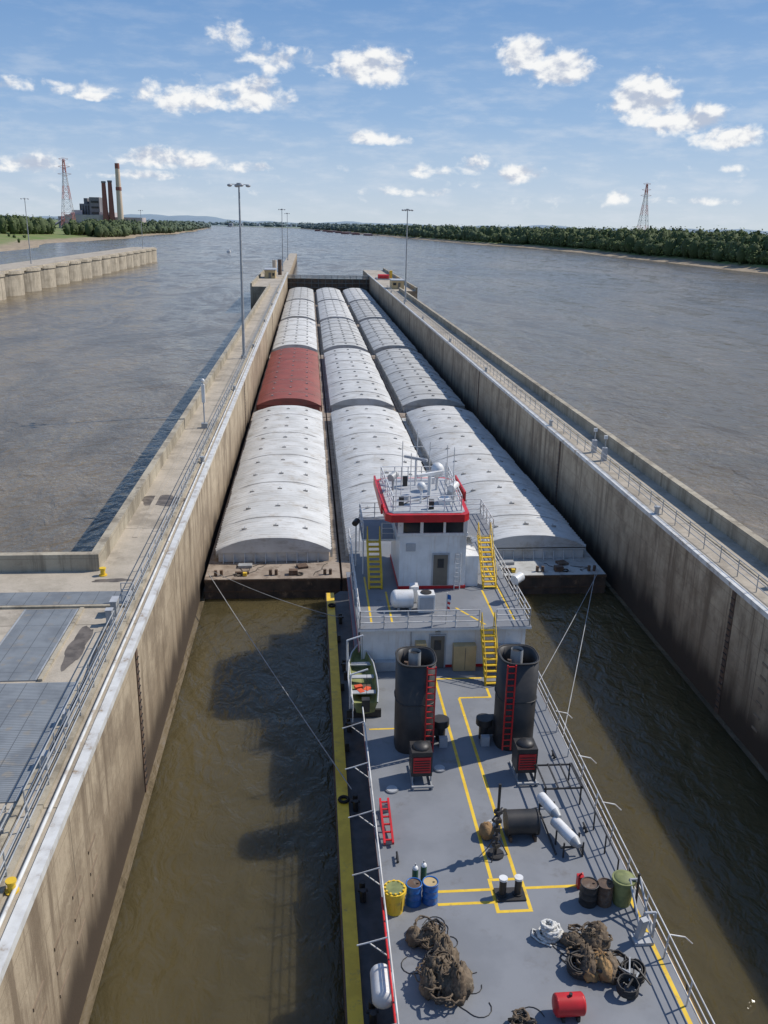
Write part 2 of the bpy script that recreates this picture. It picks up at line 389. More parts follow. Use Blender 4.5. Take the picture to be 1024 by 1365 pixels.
while y<690:
    n=28; pl=[(-120+10.5*math.cos(6.2832*i/n),y+10.9*math.sin(6.2832*i/n)) for i in range(n)]
    mb.prism(pl,-3,9.2,CCELL,CTOP,smooth=True)
    pl=[(-120+10.9*math.cos(6.2832*i/n),y+11.3*math.sin(6.2832*i/n)) for i in range(n)]
    mb.prism(pl,8.0,8.9,CCELL,CTOP,smooth=True); y+=22.6
mb.box(-128,-112,170,690,8.4,9.6,CCELL,CTOP)
mb.obj()
mb=MB('gate_machinery_house')
mb.box(27,31,296,304,T,T+2.6,TAN); mb.box(26.8,31.2,295.8,304.2,T+2.6,T+2.9,LGREY)
mb.box(29,29.8,295.9,296,T,T+2,DOORM); mb.box(27.4,28.4,295.9,296,T+1.2,T+2,GLASS)
mb.obj()
mb=MB('red_winch')
mb.box(27,30,352,356,T,T+1.6,RED); mb.cyl((26.4,349,T+1),(30.6,349,T+1),.9,RED,14); mb.box(26,31,347,358,T,T+.3,STEEL); mb.box(31,32,350,352,T,T+3.2,YEL); mb.obj()
mb=MB('gate_machinery_house')
mb.box(-16.5,-12.5,345,357,T,T+3,TAN); mb.box(-16.8,-12.2,344.6,357.4,T+3,T+3.3,LGREY); mb.box(-15,-14,344.9,345,T,T+2.1,DOORM); mb.box(-13.6,-12.8,344.9,345,T+1,T+2,GLASS)
mb.cyl((-11.5,370,T),(-11.5,370,T+6),.8,RUST,12); mb.cyl((-13.9,378,T),(-13.9,378,T+5.4),.9,HAZT,12)
mb.obj()

# ------------------------------------------------------------------ barges
def covermat(name,c1,c2,dirt,rand=.12):
    return mat(name,c1,c2,scale=.35,rough=.62,dirt=dirt,dscale=.6,dlo=.5,dhi=.74,rand=rand,streak=((.35,2.6,1),tuple(x*.75 for x in dirt),.65),bump=.4,bscale=2.2)
CW=covermat('cover_white_paint',(.64,.64,.615),(.53,.53,.505),(.42,.385,.33))
CG=covermat('cover_grey_fibreglass',(.53,.53,.505),(.44,.44,.415),(.35,.315,.27))
CR=covermat('cover_red_paint',(.31,.085,.065),(.25,.07,.055),(.22,.1,.08),rand=.02)
def barge_mesh(cm,kind,deckm):
    mb=MB('barge')
    W_,L=10.6,60.8
    mb.box(0,W_,0,L,-1.5,1.6,HULL,deckm)
    mb.box(-.04,W_+.04,-.04,L+.04,1.38,1.56,RUST); mb.box(-.04,W_+.04,-.04,L+.04,.5,.62,RUST)
    for x in np.arange(.8,W_-.3,1.5): mb.box(x,x+.1,-.07,-.04,-.2,1.3,HULL)
    cx0,cx1,cy0,cy1=.62,9.92,3.7,58.9
    cmx=(cx0+cx1)/2; hw=(cx1-cx0)/2
    mb.box(cx0+.12,cx1-.12,cy0+.1,cy1-.1,1.6,2.52,cm)
    mb.box(cx0-.02,cx1+.02,cy0,cy1,2.52,2.6,cm)
    for x in np.arange(cx0+.5,cx1-.3,.86): mb.add([(x,cy0+.1,1.6),(x,cy0-.35,1.6),(x,cy0+.1,2.5),(x+.06,cy0+.1,1.6),(x+.06,cy0-.35,1.6),(x+.06,cy0+.1,2.5)],[(0,1,2),(5,4,3),(1,4,5,2)],cm)
    for y in np.arange(cy0+1,cy1,1.5):
        for sx in (cx0-.2,cx1): mb.box(sx,sx+.2,y,y+.06,1.6,2.45,cm)
    nsec=10 if kind!=2 else 14
    sl=(cy1-cy0)/nsec; nx=16
    def arch(tt): return 2.6+1.1*(1-abs(tt)**2.5)
    for k in range(nsec):
        up=.08 if k%2 else 0.0; y0=cy0+k*sl-(.12 if k%2 else 0); y1=cy0+(k+1)*sl+(.12 if k%2 else 0)
        per=.62 if kind==0 else (.95 if kind==1 else sl/2)
        amp=(.085,.06,.055)[kind]
        ny=int(round((y1-y0)/per))*6; vs=[];fs=[]
        for j in range(ny+1):
            y=y0+(y1-y0)*j/ny
            rb=amp*(0,.5,1,1,.5,0)[j%6]
            for i in range(nx+1):
                tt=-1+2*i/nx; e=abs(tt)
                z=arch(tt)+up+rb*(1.7 if e>.75 else .65)+random.uniform(-.008,.008)
                vs.append((cmx+tt*(hw+up*.4+rb*(1.3 if e>.99 else 0)),y,z if 0<i<nx else z-.02))
        for j in range(ny):
            for i in range(nx): fs.append((j*(nx+1)+i,j*(nx+1)+i+1,(j+1)*(nx+1)+i+1,(j+1)*(nx+1)+i))
        mb.add(vs,fs,cm,True)
        for yy_ in (y0,y1):
            ring=[(cmx+(-1+2*i/nx)*(hw+up*.4),yy_,arch(-1+2*i/nx)+up) for i in range(nx+1)]
            base=[(cmx+hw,yy_,2.4),(cmx-hw,yy_,2.4)]
            r_=ring+base; mb.add(r_,[tuple(range(len(r_)))],cm)
        if up:
            for yy_ in (y0-.03,y1+.03): mb.path([(cmx+(-1+2*i/nx)*hw,yy_,arch(-1+2*i/nx)+.03) for i in range(nx+1)],.03,SEAM,4)
        for sx in (-1,1):
            mb.box(cmx+sx*(hw+up*.4)-.04,cmx+sx*(hw+up*.4)+.04,y0,y1,2.3,2.62+up,cm)
        for tt in (-.55,.02,.55):
            z=arch(tt)+up+.06; x=cmx+tt*hw; yb=(y0+y1)/2+random.uniform(-.15,.15)
            mb.box(x-.22,x+.22,yb-.05,yb+.05,z-.1,z+.1,SEAM); mb.box(x-.04,x+.04,yb,yb+.45,z-.1,z+.12,STEEL)
    for (x,y) in ((1,.8),(W_-1,.8),(W_/2,.8),(1,L-.9),(W_-1,L-.9)):
        mb.cyl((x-.2,y,1.6),(x-.2,y,2.05),.13,RUST,10); mb.cyl((x+.25,y,1.6),(x+.25,y,2.05),.13,RUST,10)
    mb.obox((W_/2+1.6,.9,1.8),(.7,.5,.4),RUST); mb.obox((W_/2-2.2,.7,1.75),(.3,.3,.25),YEL); mb.obox((3.0,2.6,1.72),(1.1,.6,.22),STEEL); mb.obox((7.6,2.4,1.7),(.8,.8,.18),RUST,rz=.3)
    mb.cyl((2.3,1.1,1.72),(3.4,1.1,1.72),.12,RUST,8)
    for x in (2.6,7.4): mb.coil((x,.8,1.6),.28,3,.03,WIRE)
    for k in range(4):
        xa=random.uniform(1,9); p=[(xa,random.uniform(.4,1),1.63)]
        for j in range(5): p.append((p[-1][0]+random.uniform(-.6,.9),min(3.2,p[-1][1]+random.uniform(.1,.7)),1.63))
        mb.path(p,.025,WIRE,4)
    return mb
meshes={}
def place(kind,cm,dk,x,y):
    key=(kind,cm.name,dk.name)
    if key not in meshes:
        o=barge_mesh(cm,kind,dk).obj(); meshes[key]=o.data
    else:
        o=bpy.data.objects.new('barge',meshes[key]); scene.collection.objects.link(o)
    o.location=(x,y,0)
XC=(-8.3,2.5,13.25)
lay=[[(0,CW,BDECK),(0,CR,BDECK),(1,CW,BDECK),(1,CW,BDECK),(0,CG,BDECK)],
     [(0,CW,BDECK),(1,CW,BDECK),(2,CG,BDECK),(1,CW,BDECK),(1,CW,BDECK)],
     [(0,CW,BDECKG),(2,CG,BDECK),(2,CG,BDECK),(2,CG,BDECK),(1,CW,BDECK)]]
for c in range(3):
    for r_ in range(5): place(lay[c][r_][0],lay[c][r_][1],lay[c][r_][2],XC[c],65.0+r_*61.1)

# ------------------------------------------------------------------ towboat
tb=empty('towboat')
mb=MB('hull')
mb.prism([(1.2,13),(13.6,13),(13.6,61.2),(12.6,62.8),(2.2,62.8),(1.2,61.2)],-1.5,1.4,BLK,MDECK)
mb.box(1.16,1.72,13,62,1.4,1.62,YEL); mb.box(13.08,13.64,13,62,1.4,1.62,YEL)
mb.box(1.1,1.16,13,62,.9,1.62,RUST); mb.box(13.64,13.7,13,62,.9,1.62,RUST)
for y in (18,24,30,36,43,50,57):
    for x in (2.05,13.0-.25):
        mb.cyl((x-.0,y,1.4),(x,y,1.95),.13,BLK,10); mb.cyl((x,y+.5,1.4),(x,y+.5,1.95),.13,BLK,10)
        mb.cyl((x-.22,y+.25,1.75),(x+.22,y+.25,1.75),.07,BLK,8)
for y in (36.5,59.5):
    mb.path([(1.5+.22*math.cos(a*.5236),y+.22*math.sin(a*.5236),1.7) for a in range(12)],.08,RUBB,6,closed=True)
for y in (41,47.5,54): mb.box(1.75,1.95,y,y+.5,1.4,1.9,BLK)
for x in (3.2,11.0):
    mb.box(x,x+.9,61.6,64.7,1.4,3.6,BLK); mb.box(x-.1,x+1,64.5,64.85,0,4.2,RUBB)
mb.box(3,12,62.0,62.6,1.4,2.3,WHITE)
mb.obj(tb)
mb=MB('deckhouse')
mb.box(2.85,12.15,16.5,61,1.4,3.55,WHITE)
mb.prism([(2.6,15.5),(12.4,15.5),(12.6,30),(12.6,61),(2.6,61)],3.55,3.7,RED,DECK)
mb.box(2.0,2.597,40.2,46.5,3.56,3.69,DECK)
for y in np.arange(20,58,4.2): mb.box(2.81,2.85,y,y+.8,2.3,3.0,GLASS); mb.box(12.15,12.19,y,y+.8,2.3,3.0,GLASS)
mb.box(2.85,12.4,45.9,60,3.7,6.2,WHITE)
mb.box(2.65,12.65,45.6,60.3,6.2,6.35,WHITE,DECK)
mb.box(2.83,12.42,45.88,60.02,3.71,3.88,RED)
for y in np.arange(47.5,59,2.6): mb.box(2.8,2.85,y,y+.9,4.7,5.4,GLASS); mb.box(12.4,12.45,y,y+.9,4.7,5.4,GLASS)
mb.box(6.75,7.75,45.82,45.9,3.72,5.85,LGREY); mb.box(6.85,7.65,45.78,45.82,3.74,5.75,DOORM); mb.box(7.05,7.45,45.75,45.78,4.9,5.5,GLASS)
mb.box(5.95,6.55,45.3,45.88,3.72,5.5,TAN); mb.box(8.15,9.45,45.35,45.88,3.72,5.3,TAN); mb.box(8.8,8.83,45.33,45.35,3.8,5.2,DOORM)
mb.box(10.7,12.1,45.1,45.88,3.72,5.1,WHITE); mb.box(10.65,12.15,45.05,45.88,5.1,5.16,LGREY)
mb.box(3.6,5.2,45.5,45.88,3.72,4.3,LGREY)
mb.path([(5.7,45.85,4.0),(5.7,45.85,6.0)],.04,STEEL); mb.obox((7.25,45.8,6.0),(.3,.15,.12),STEEL)
mb.obj(tb,bevel=.025)
mb=MB('pilothouse')
mb.box(5.5,9.7,51.4,57,6.35,9.9,WHITE)
mb.box(9.7,10.6,51.7,57,6.35,8.4,WHITE)
mb.box(5.45,9.75,51.35,57.05,6.36,6.55,RED)
mb.box(5.35,9.75,51.3,57.3,9.9,10.1,WHITE)
for (x0,x1) in ((5.4,5.7),(6.75,6.95),(8.2,8.35),(9.45,9.7)): mb.box(x0,x1,51.3,51.6,10.1,11.15,WHITE)
mb.box(5.7,9.45,51.42,57.1,10.1,11.15,GLASS)
for y in (51.6,53.4,55.2,57):
    for x in (5.4,9.55): mb.box(x,x+.15,y,y+.25,10.1,11.15,WHITE)
mb.box(5.71,9.44,51.38,51.42,11.0,11.15,WHITE)
mb.prism([(4.85,50.3),(9.3,50.3),(9.65,50.7),(9.9,58),(9.3,58.6),(5,58.6),(4.4,58),(4.5,50.7)],11.15,11.62,RED,RED)
mb.prism([(5.0,50.6),(9.15,50.6),(9.4,50.9),(9.65,57.8),(9.1,58.3),(5.1,58.3),(4.65,57.8),(4.75,50.9)],11.6,11.66,LGREY,LGREY)
mb.box(4.3,4.42,51.5,58,11.3,11.95,RED); mb.box(9.9,10.0,54,58,11.3,11.95,RED)
mb.box(7.55,8.65,51.32,51.4,6.62,8.75,LGREY); mb.box(7.65,8.55,51.28,51.32,6.62,8.65,DOORM); mb.box(7.9,8.3,51.25,51.28,7.8,8.4,GLASS)
mb.box(5.9,6.5,51.34,51.4,8.9,9.4,LGREY)
mb.box(3.3,5.5,53.9,58.5,8.7,8.82,WHITE,DECK); mb.box(9.7,12.0,53.9,58.5,8.9,9.02,WHITE,DECK)
for (x,y) in ((3.4,54),(3.4,58.3)): mb.cyl((x,y,6.35),(x,y,8.7),.05,WHITE)
for (x,y) in ((11.9,54),(11.9,58.3)): mb.cyl((x,y,6.35),(x,y,8.9),.05,WHITE)
mb.obj(tb,bevel=.02)
mb=MB('deck_railings')
mb.rail([(5.5,58.4,8.82),(3.4,58.4,8.82),(3.4,54,8.82)],1.05,RAILW,sp=1,r=.03)
mb.rail([(4.6,54,8.82),(5.4,54,8.82)],1.05,RAILW,sp=1)
mb.rail([(9.8,58.4,9.02),(11.9,58.4,9.02),(11.9,54,9.02)],1.05,RAILW,sp=1,r=.03)
mb.rail([(5.0,51,11.62),(9.2,51,11.62),(9.4,57.8,11.62),(4.8,57.8,11.62),(5.0,51,11.62)],1.0,WHITE,sp=1,nr=3,r=.03)
mb.rail([(2.75,60.1,6.35),(2.75,45.75,6.35),(9.6,45.75,6.35)],1.05,RAILW,sp=1.5,r=.034)
mb.rail([(10.6,45.75,6.35),(12.55,45.75,6.35),(12.55,60.1,6.35)],1.05,RAILW,sp=1.5,r=.034)
mb.rail([(2.7,17,3.7),(2.7,39.9,3.7)],1.05,RAILW,sp=1.75,r=.034,lean=(-.12,0))
mb.rail([(2.1,40.2,3.7),(2.1,46.3,3.7)],1.05,RAILW,sp=1.5)
mb.rail([(12.3,16,3.7),(12.35,30,3.7),(12.5,45.2,3.7)],1.05,RAILW,sp=2.1,nr=3,r=.028,lean=(.08,0))
for y in (21,24.5,28,31.5,35,38.5): mb.path([(2.6,y,4.75),(1.9,y+.1,4.45),(1.5,y+.15,4.3)],.03,RAILW); mb.cyl((1.9,y+.1,4.45),(2.6,y,3.9),.025,RAILW)
for y in (24,31.5,35,39): mb.path([(12.4,y,4.75),(13.0,y,4.6),(13.3,y,4.3)],.03,RAILW)
mb.path([(2.55,17,4.2),(2.55,27,4.2)],.045,RED)
mb.rail([(13.35,15,1.62),(13.35,60,1.62)],.9,BLK,sp=3,nr=2,r=.03)
mb.obj(tb)
mb=MB('stairs')
def stair(x0,x1,ya,za,yb,zb,n):
    for x in (x0,x1):
        mb.path([(x,ya,za),(x,yb,zb)],.07,YEL,4)
        mb.path([(x,ya,za+.9),(x,yb,zb+.9)],.03,YEL)
        for k in (0,.5,1): mb.cyl((x,ya+(yb-ya)*k,za+(zb-za)*k),(x,ya+(yb-ya)*k,za+(zb-za)*k+.9),.03,YEL,5)
    for k in range(n):
        f=(k+.5)/n; y=ya+(yb-ya)*f; z=za+(zb-za)*f
        mb.box(x0,x1,y-.13,y+.13,z-.03,z+.03,YEL)
stair(9.72,10.45,43.6,3.7,45.7,6.35,10)
stair(3.65,4.45,51.4,6.35,53.9,8.8,10)
stair(10.9,11.7,51.2,6.35,53.9,9.0,11)
mb.obj(tb)
mb=MB('deck_markings'); z=3.704
def st(x0,x1,y0,y1,zz=z): mb.add([(x0,y0,zz),(x1,y0,zz),(x1,y1,zz),(x0,y1,zz)],[(0,1,2,3)],YEL)
st(6.93,7.07,28.35,44.46); st(7.93,8.07,28.35,42.3); st(8.0,9.8,42.3,42.44)
st(9.66,9.8,42.44,43.4)
st(6.93,9.66,44.46,44.6)
st(4.7,6.85,27.68,27.82); st(8.25,10.5,27.68,27.82); st(4.7,6.85,27.0,27.14)
st(6.85,8.25,28.2,28.34); st(6.85,8.25,26.5,26.64); st(6.85,6.99,26.64,28.2); st(8.11,8.25,26.64,28.2)
st(2.9,4.6,39.4,39.52); st(12.1,12.25,16,27.5)
z2=6.354
st(3.4,3.52,46.4,53.5,z2); st(4.6,4.72,46.4,51.0,z2); st(10.7,10.82,46.4,51,z2); st(11.8,11.92,46.4,55,z2)
mb.add([(8.6,48.4,z2),(8.75,48.4,z2),(10.1,46.0,z2),(9.95,46.0,z2)],[(3,2,1,0)],YEL)
mb.obj(tb)
def stack(cx,lad):
    mb=MB('exhaust_stack'); cy=38.05; n=28; pl=[]
    def sup(rx,ry,e=3.0):
        o=[]
        for i in range(n):
            a=6.2832*i/n; c_,s_=math.cos(a),math.sin(a)
            o.append((cx+rx*abs(c_)**(2/e)*(1 if c_>0 else -1),cy+ry*abs(s_)**(2/e)*(1 if s_>0 else -1)))
        return o
    o0,o1=sup(.95,.95),sup(.95,1.05); i1=sup(.85,.93)
    vs=[(x,y,3.7) for x,y in o0]+[(x,y,8.5) for x,y in o1]+[(x,y,8.5) for x,y in i1]+[(x,y,7.6) for x,y in i1]
    fs=[]
    for k in range(3):
        for i in range(n): fs.append((k*n+i,k*n+(i+1)%n,(k+1)*n+(i+1)%n,(k+1)*n+i))
    mb.add(vs,fs,BLK,True); mb.add(vs[3*n:],[tuple(range(n))],RUST)
    mb.path([(x,y,8.5) for x,y in o1],.035,WIRE,6,closed=True)
    mb.path([(x,y,6.4) for x,y in sup(.97,1.02)],.03,BLK,6,closed=True)
    mb.cyl((cx-.05,cy+.1,7.4),(cx-.05,cy+.1,8.75),.3,STEEL,16,caps=False); mb.cyl((cx-.05,cy+.1,7.5),(cx-.05,cy+.1,8.6),.26,BLK,16)
    mb.cyl((cx-.5,cy-.3,7.4),(cx-.5,cy-.3,8.4),.1,RUST,10)
    lx=cx+lad
    for x in (lx-.2,lx+.2): mb.box(x-.03,x+.03,cy-1.14,cy-1.06,3.9,8.5,RED)
    for z in np.arange(4.1,8.5,.33): mb.box(lx-.2,lx+.2,cy-1.13,cy-1.08,z,z+.05,RED)
    bx=cx+ (0 if lad>0 else -.1)
    mb.box(bx-.48,bx+.48,34.7,35.7,4.1,5.35,BLK); mb.box(bx-.4,bx+.4,34.66,34.7,4.3,5.1,RED)
    for z in np.arange(4.4,5.05,.13): mb.box(bx-.36,bx+.36,34.63,34.66,z,z+.03,BLK)
    mb.ell((bx,35.2,5.35),(.42,.42,.22),BLK,12,6)
    for x in (bx-.45,bx+.4): mb.box(x,x+.06,34.2,36.2,3.7,3.82,STEEL);
    mb.box(bx-.5,bx+.5,34.2,34.3,3.82,3.9,STEEL)
    for x in (bx-.45,bx+.4):
        mb.box(x,x+.06,34.72,34.78,3.8,4.1,STEEL); mb.box(x,x+.06,35.6,35.66,3.8,4.1,STEEL)
    sx=1 if lad>0 else -1
    mb.cyl((cx+sx*1.4,38.4,3.7),(cx+sx*1.4,38.4,4.5),.25,BLK,14); mb.cyl((cx+sx*1.4,38.4,4.5),(cx+sx*1.4,38.4,4.85),.42,BLK,14)
    mb.box(cx+sx*1.0-.25,cx+sx*1.0+.25,38.2,38.8,4.0,4.8,BLK); mb.box(cx+sx*1.45-.2,cx+sx*1.45+.2,37.6,37.9,3.7,4.2,LGREY)
    mb.obj(tb)
stack(5.0,.62); stack(10.0,-.55)
mb=MB('air_conditioner')
mb.box(6.3,7.3,47.7,48.5,6.37,7.5,WHITE); mb.box(6.38,7.22,47.66,47.7,6.6,7.35,LGREY); mb.cyl((6.8,48.1,7.5),(6.8,48.1,7.55),.33,BLK,16)
mb.box(6.0,6.5,49.2,49.9,6.37,7.4,WHITE)
mb.obj(tb,bevel=.02)
mb=MB('water_tank'); mb.cyl((5.0,48.4,7.0),(6.05,48.4,7.0),.55,WHITE,20); mb.ell((5.0,48.4,7.0),(.3,.55,.55),WHITE,18,10); mb.box(5.1,5.25,48,48.8,6.36,6.6,STEEL); mb.box(5.8,5.95,48,48.8,6.36,6.6,STEEL); mb.obj(tb)
mb=MB('roof_antennas'); z=11.66
mb.cyl((7.6,54,z),(7.6,54,z+1.4),.12,WHITE); mb.obox((7.6,54,z+1.5),(2.0,.22,.18),WHITE,rz=.5)
mb.cyl((8.3,55.5,z),(8.3,55.5,z+1.0),.1,WHITE); mb.ell((8.3,55.5,z+1.35),(.45,.45,.5),WHITE)
mb.cyl((6.9,52.6,z),(6.9,52.6,z+.9),.08,WHITE); mb.ell((6.9,52.6,z+1.1),(.28,.28,.28),WHITE)
mb.cyl((9.0,53,z),(9.0,53,z+.8),.08,STEEL); mb.cyl((8.8,52.7,z+.9),(9.2,53.3,z+1.0),.24,WHITE,14)
mb.cyl((5.4,55.5,z),(5.4,55.5,z+.8),.08,STEEL); mb.cyl((5.2,55.2,z+.9),(5.6,55.8,z+1.0),.24,STEEL,14)
for (x,y,h) in ((5.2,51.3,2.4),(6.2,57.5,2.8),(7.2,57.6,3.6),(9.2,57.2,2.6),(8.7,51.4,1.8),(9.3,55,3.0),(7.9,56.4,3.0),(5.8,54.2,1.9),(8.6,53.9,2.3),(6.5,55,2.6)): mb.cyl((x,y,z),(x,y,z+h),.028,RAILW,6)
mb.cyl((7.0,56.6,z),(7.0,56.6,z+1.8),.06,WHITE); mb.obox((7.0,56.6,z+1.85),(1.8,.16,.16),LGREY,rz=-.7)
mb.cyl((7.9,56.4,z+2.6),(8.7,56.4,z+2.6),.03,RAILW,6); mb.cyl((6.7,57.6,z+2.4),(7.7,57.6,z+2.4),.03,RAILW,6)
for (x,y) in ((5.6,52),(8.2,57),(9.0,54.4),(6.3,56.5),(7.4,51.4)): mb.box(x-.15,x+.15,y-.12,y+.12,z,z+random.uniform(.25,.7),random.choice([WHITE,LGREY,BLK]))
mb.path([(5.6,52,z+.03),(6.2,52.9,z+.03),(7.0,53.2,z+.03),(7.6,53.9,z+.03)],.03,BLK,4)
mb.cyl((6.0,53.3,z),(6.0,53.3,z+.3),.3,LGREY,14); mb.box(8.0,8.7,52.2,52.9,z,z+.35,WHITE)
mb.obj(tb)
mb=MB('searchlight'); mb.cyl((12.6,49.4,6.35),(12.6,49.4,7.6),.06,WHITE); mb.cyl((12.35,49.2,7.75),(12.85,49.6,7.85),.3,WHITE,16); mb.obj(tb)
mb=MB('searchlight'); mb.cyl((3.0,55.5,6.35),(3.0,55.5,9.4),.05,RAILW); mb.cyl((2.9,55.3,9.4),(3.1,55.7,9.5),.2,BLK,14); mb.obj(tb)
mb=MB('ensign_flag'); mb.cyl((7.75,46.2,6.35),(7.75,46.2,8.3),.03,RAILW,6)
for k in range(7):
    zz=8.2-k*.15
    mb.add([(7.78,46.2,zz),(7.95+.03*math.sin(k),46.15,zz-.05),(7.95+.03*math.sin(k+1),46.15,zz-.2),(7.78,46.2,zz-.15)],[(0,1,2,3)],BLUE if k<2 else (RED if k%2 else WHITE))
mb.obj(tb)
mb=MB('ladder')
for x in (9.0,9.35): mb.cyl((x,51.2,6.35),(x,51.2,8.8),.03,RAILW,6)
for zz in np.arange(6.6,8.8,.3): mb.cyl((9.0,51.2,zz),(9.35,51.2,zz),.02,RAILW,6)
mb.obj(tb)
mb=MB('skiff')
stn=[(40.3,.62,.0),(41.5,.75,0),(43,.78,0),(44.6,.7,.05),(45.8,.45,.15),(46.5,.08,.35)]
vs=[]
for (y,w,zb) in stn:
    cx=2.75; vs+= [(cx-w,y,4.75+zb*.6),(cx-w*.75,y,4.2+zb),(cx,y,4.1+zb),(cx+w*.75,y,4.2+zb),(cx+w,y,4.75+zb*.6)]
fs=[(i*5+k,i*5+k+1,(i+1)*5+k+1,(i+1)*5+k) for i in range(len(stn)-1) for k in range(4)]
mb.add(vs,fs,OLIVE); mb.add([v for v in vs[:5]],[(0,1,2,3,4)],OLIVE)
for sd in (0,4): mb.path([vs[i*5+sd] for i in range(len(stn))],.045,LGREY)
for y in (41.6,43.3,44.8): mb.box(2.1,3.4,y,y+.35,4.5,4.56,LGREY)
mb.obox((2.75,40.1,4.75),(.4,.35,.7),BLK); mb.obox((2.75,42.4,4.35),(.9,.8,.15),RUST)
for (x,y,a) in ((2.5,42.4,.3),(2.95,42.1,1.1),(2.6,41.9,2)): mb.obox((x,y,4.52),(.42,.28,.12),ORANGE,rz=a)
for y in (41,45): mb.cyl((2.0,y,3.7),(2.0,y,6.0),.06,WHITE); mb.cyl((2.0,y,6.0),(2.9,y,6.3),.05,WHITE); mb.cyl((2.85,y,6.3),(2.85,y,4.8),.015,WIRE,4)
mb.box(1.8,3.6,40.6,40.75,3.7,4.15,BLK); mb.box(1.8,3.6,44.6,44.75,3.7,4.2,BLK)
mb.obj(tb)
Z=3.7
mb=MB('twin_deck_bitts')
mb.box(6.98,8.12,27.05,27.75,Z+.006,Z+.07,BLK)
for x in (7.25,7.85): mb.cyl((x,27.4,Z),(x,27.4,Z+.75),.14,BLK,16); mb.cyl((x,27.4,Z+.75),(x,27.4,Z+.84),.17,WHITE,16); mb.cyl((x,27.4,Z+.07),(x,27.4,Z+.12),.2,BLK,16)
mb.obj()
mb=MB('tow_light_mast')
mb.cyl((7.45,29.7,Z),(7.45,29.7,Z+3.4),.06,BLK); mb.cyl((7.45,29.7,Z),(7.45,29.7,Z+.1),.35,BLK,12)
for zz in (.5,.9,1.3,1.7,2.1): mb.obox((7.45,29.7,Z+zz),(.26,.26,.16),BLK,rz=zz);
mb.cyl((7.2,29.4,Z+1.9),(7.7,30,Z+2.0),.09,BLK)
for a in range(3): mb.cyl((7.45+.5*math.cos(a*2.1),29.7+.5*math.sin(a*2.1),Z),(7.45,29.7,Z+1),.025,BLK,6)
mb.obj()
mb=MB('hose_drum')
mb.cyl((8.15,30.9,Z+.65),(9.4,30.9,Z+.65),.52,BLK,24); mb.cyl((8.1,30.9,Z+.65),(8.15,30.9,Z+.65),.56,BLK,24); mb.cyl((9.4,30.9,Z+.65),(9.45,30.9,Z+.65),.56,BLK,24)
mb.box(8.2,8.3,30.4,31.4,Z,Z+.25,RUST); mb.box(9.25,9.35,30.4,31.4,Z,Z+.25,RUST); mb.obj()
mb=MB('canvas_bag'); mb.ell((7.3,30.9,Z+.25),(.32,.4,.4),CANVO,14,8,jit=.08,zmin=-.6); mb.ell((7.55,31.2,Z+.2),(.3,.28,.3),ROPEW,12,8,jit=.1,zmin=-.6); mb.obj()
mb=MB('silencer_pair')
mb.cyl((10.0,32.4,Z+.75),(10.3,31.2,Z+.8),.24,WHITE,16); mb.cyl((10.3,31.2,Z+.8),(10.4,30.9,Z+.8),.24,STEEL,16,r2=.1)
mb.cyl((10.25,31.0,Z+.55),(10.7,29.6,Z+.6),.24,WHITE,16); mb.cyl((10.7,29.6,Z+.6),(10.8,29.3,Z+.6),.24,STEEL,16,r2=.1)
for (x,y) in ((9.9,32.2),(10.5,32.1),(10.1,30.2),(11.0,30.0),(10.2,29.4),(11.0,29.4)): mb.box(x-.03,x+.03,y-.03,y+.03,Z,Z+.7,BLK)
mb.box(9.85,10.55,32.1,32.18,Z+.45,Z+.5,BLK); mb.box(10.1,11.05,29.5,29.58,Z+.35,Z+.4,BLK); mb.box(9.9,9.96,29.5,32.2,Z+.06,Z+.12,BLK); mb.box(11.0,11.06,29.4,31,Z+.06,Z+.12,BLK)
mb.obj()
mb=MB('pipe_rack_frame')
for x in (10.3,10.85,11.4,11.9):
    mb.box(x-.03,x+.03,32.8,34.6,Z+.9,Z+.96,BLK)
for y in (32.8,34.6):
    mb.box(10.2,12.0,y-.03,y+.03,Z+.83,Z+.9,BLK)
    for x in (10.3,11.9): mb.box(x-.03,x+.03,y-.03,y+.03,Z,Z+.83,BLK)
mb.box(11.95,12.0,28,34.6,Z+.9,Z+.96,BLK)
for y in (28,29.5,31): mb.box(11.95,12.0,y,y+.05,Z,Z+.9,BLK)
mb.obj()
mb=MB('red_gangplank')
for x in (2.95,3.3): mb.obox((x,31.7,Z+.35),(.09,2.6,.12),RED,rx=.12)
for k in range(6): mb.obox((3.12,30.6+k*.44,Z+.23+k*.05),(.35,.08,.05),RED)
mb.box(2.9,3.35,32.7,32.8,Z,Z+.4,STEEL); mb.box(2.9,3.35,30.6,30.7,Z,Z+.2,STEEL); mb.obj()
def drum(name,x,y,m,r=.3,h=.9,lid=None):
    mb=MB(name);
    prof=[(0,r),(.03,r+.012),(.06,r),(h*.33,r),(h*.35,r+.015),(h*.37,r),(h*.66,r),(h*.68,r+.015),(h*.7,r),(h-.04,r),(h-.02,r+.015),(h,r+.01),(h,r-.03),(h-.03,r-.03)]
    n=24; vs=[(x+q*math.cos(6.2832*i/n),y+q*math.sin(6.2832*i/n),Z+zz) for zz,q in prof for i in range(n)]
    mb.add(vs,[(k*n+i,k*n+(i+1)%n,(k+1)*n+(i+1)%n,(k+1)*n+i) for k in range(len(prof)-1) for i in range(n)],m,True)
    mb.add(vs[-n:],[tuple(range(n))],lid or m)
    mb.cyl((x+r*.5,y,Z+h-.03),(x+r*.5,y,Z+h+.02),.04,lid or m,10); mb.obj()
mb=MB('overpack_drum')
x,y=3.02,26.9
mb.cyl((x,y,Z),(x,y,Z+.85),.33,YEL,28,r2=.4); mb.cyl((x,y,Z+.85),(x,y,Z+1.0),.44,YEL,28); mb.cyl((x,y,Z+1.0),(x,y,Z+1.03),.36,OLIVE,28)
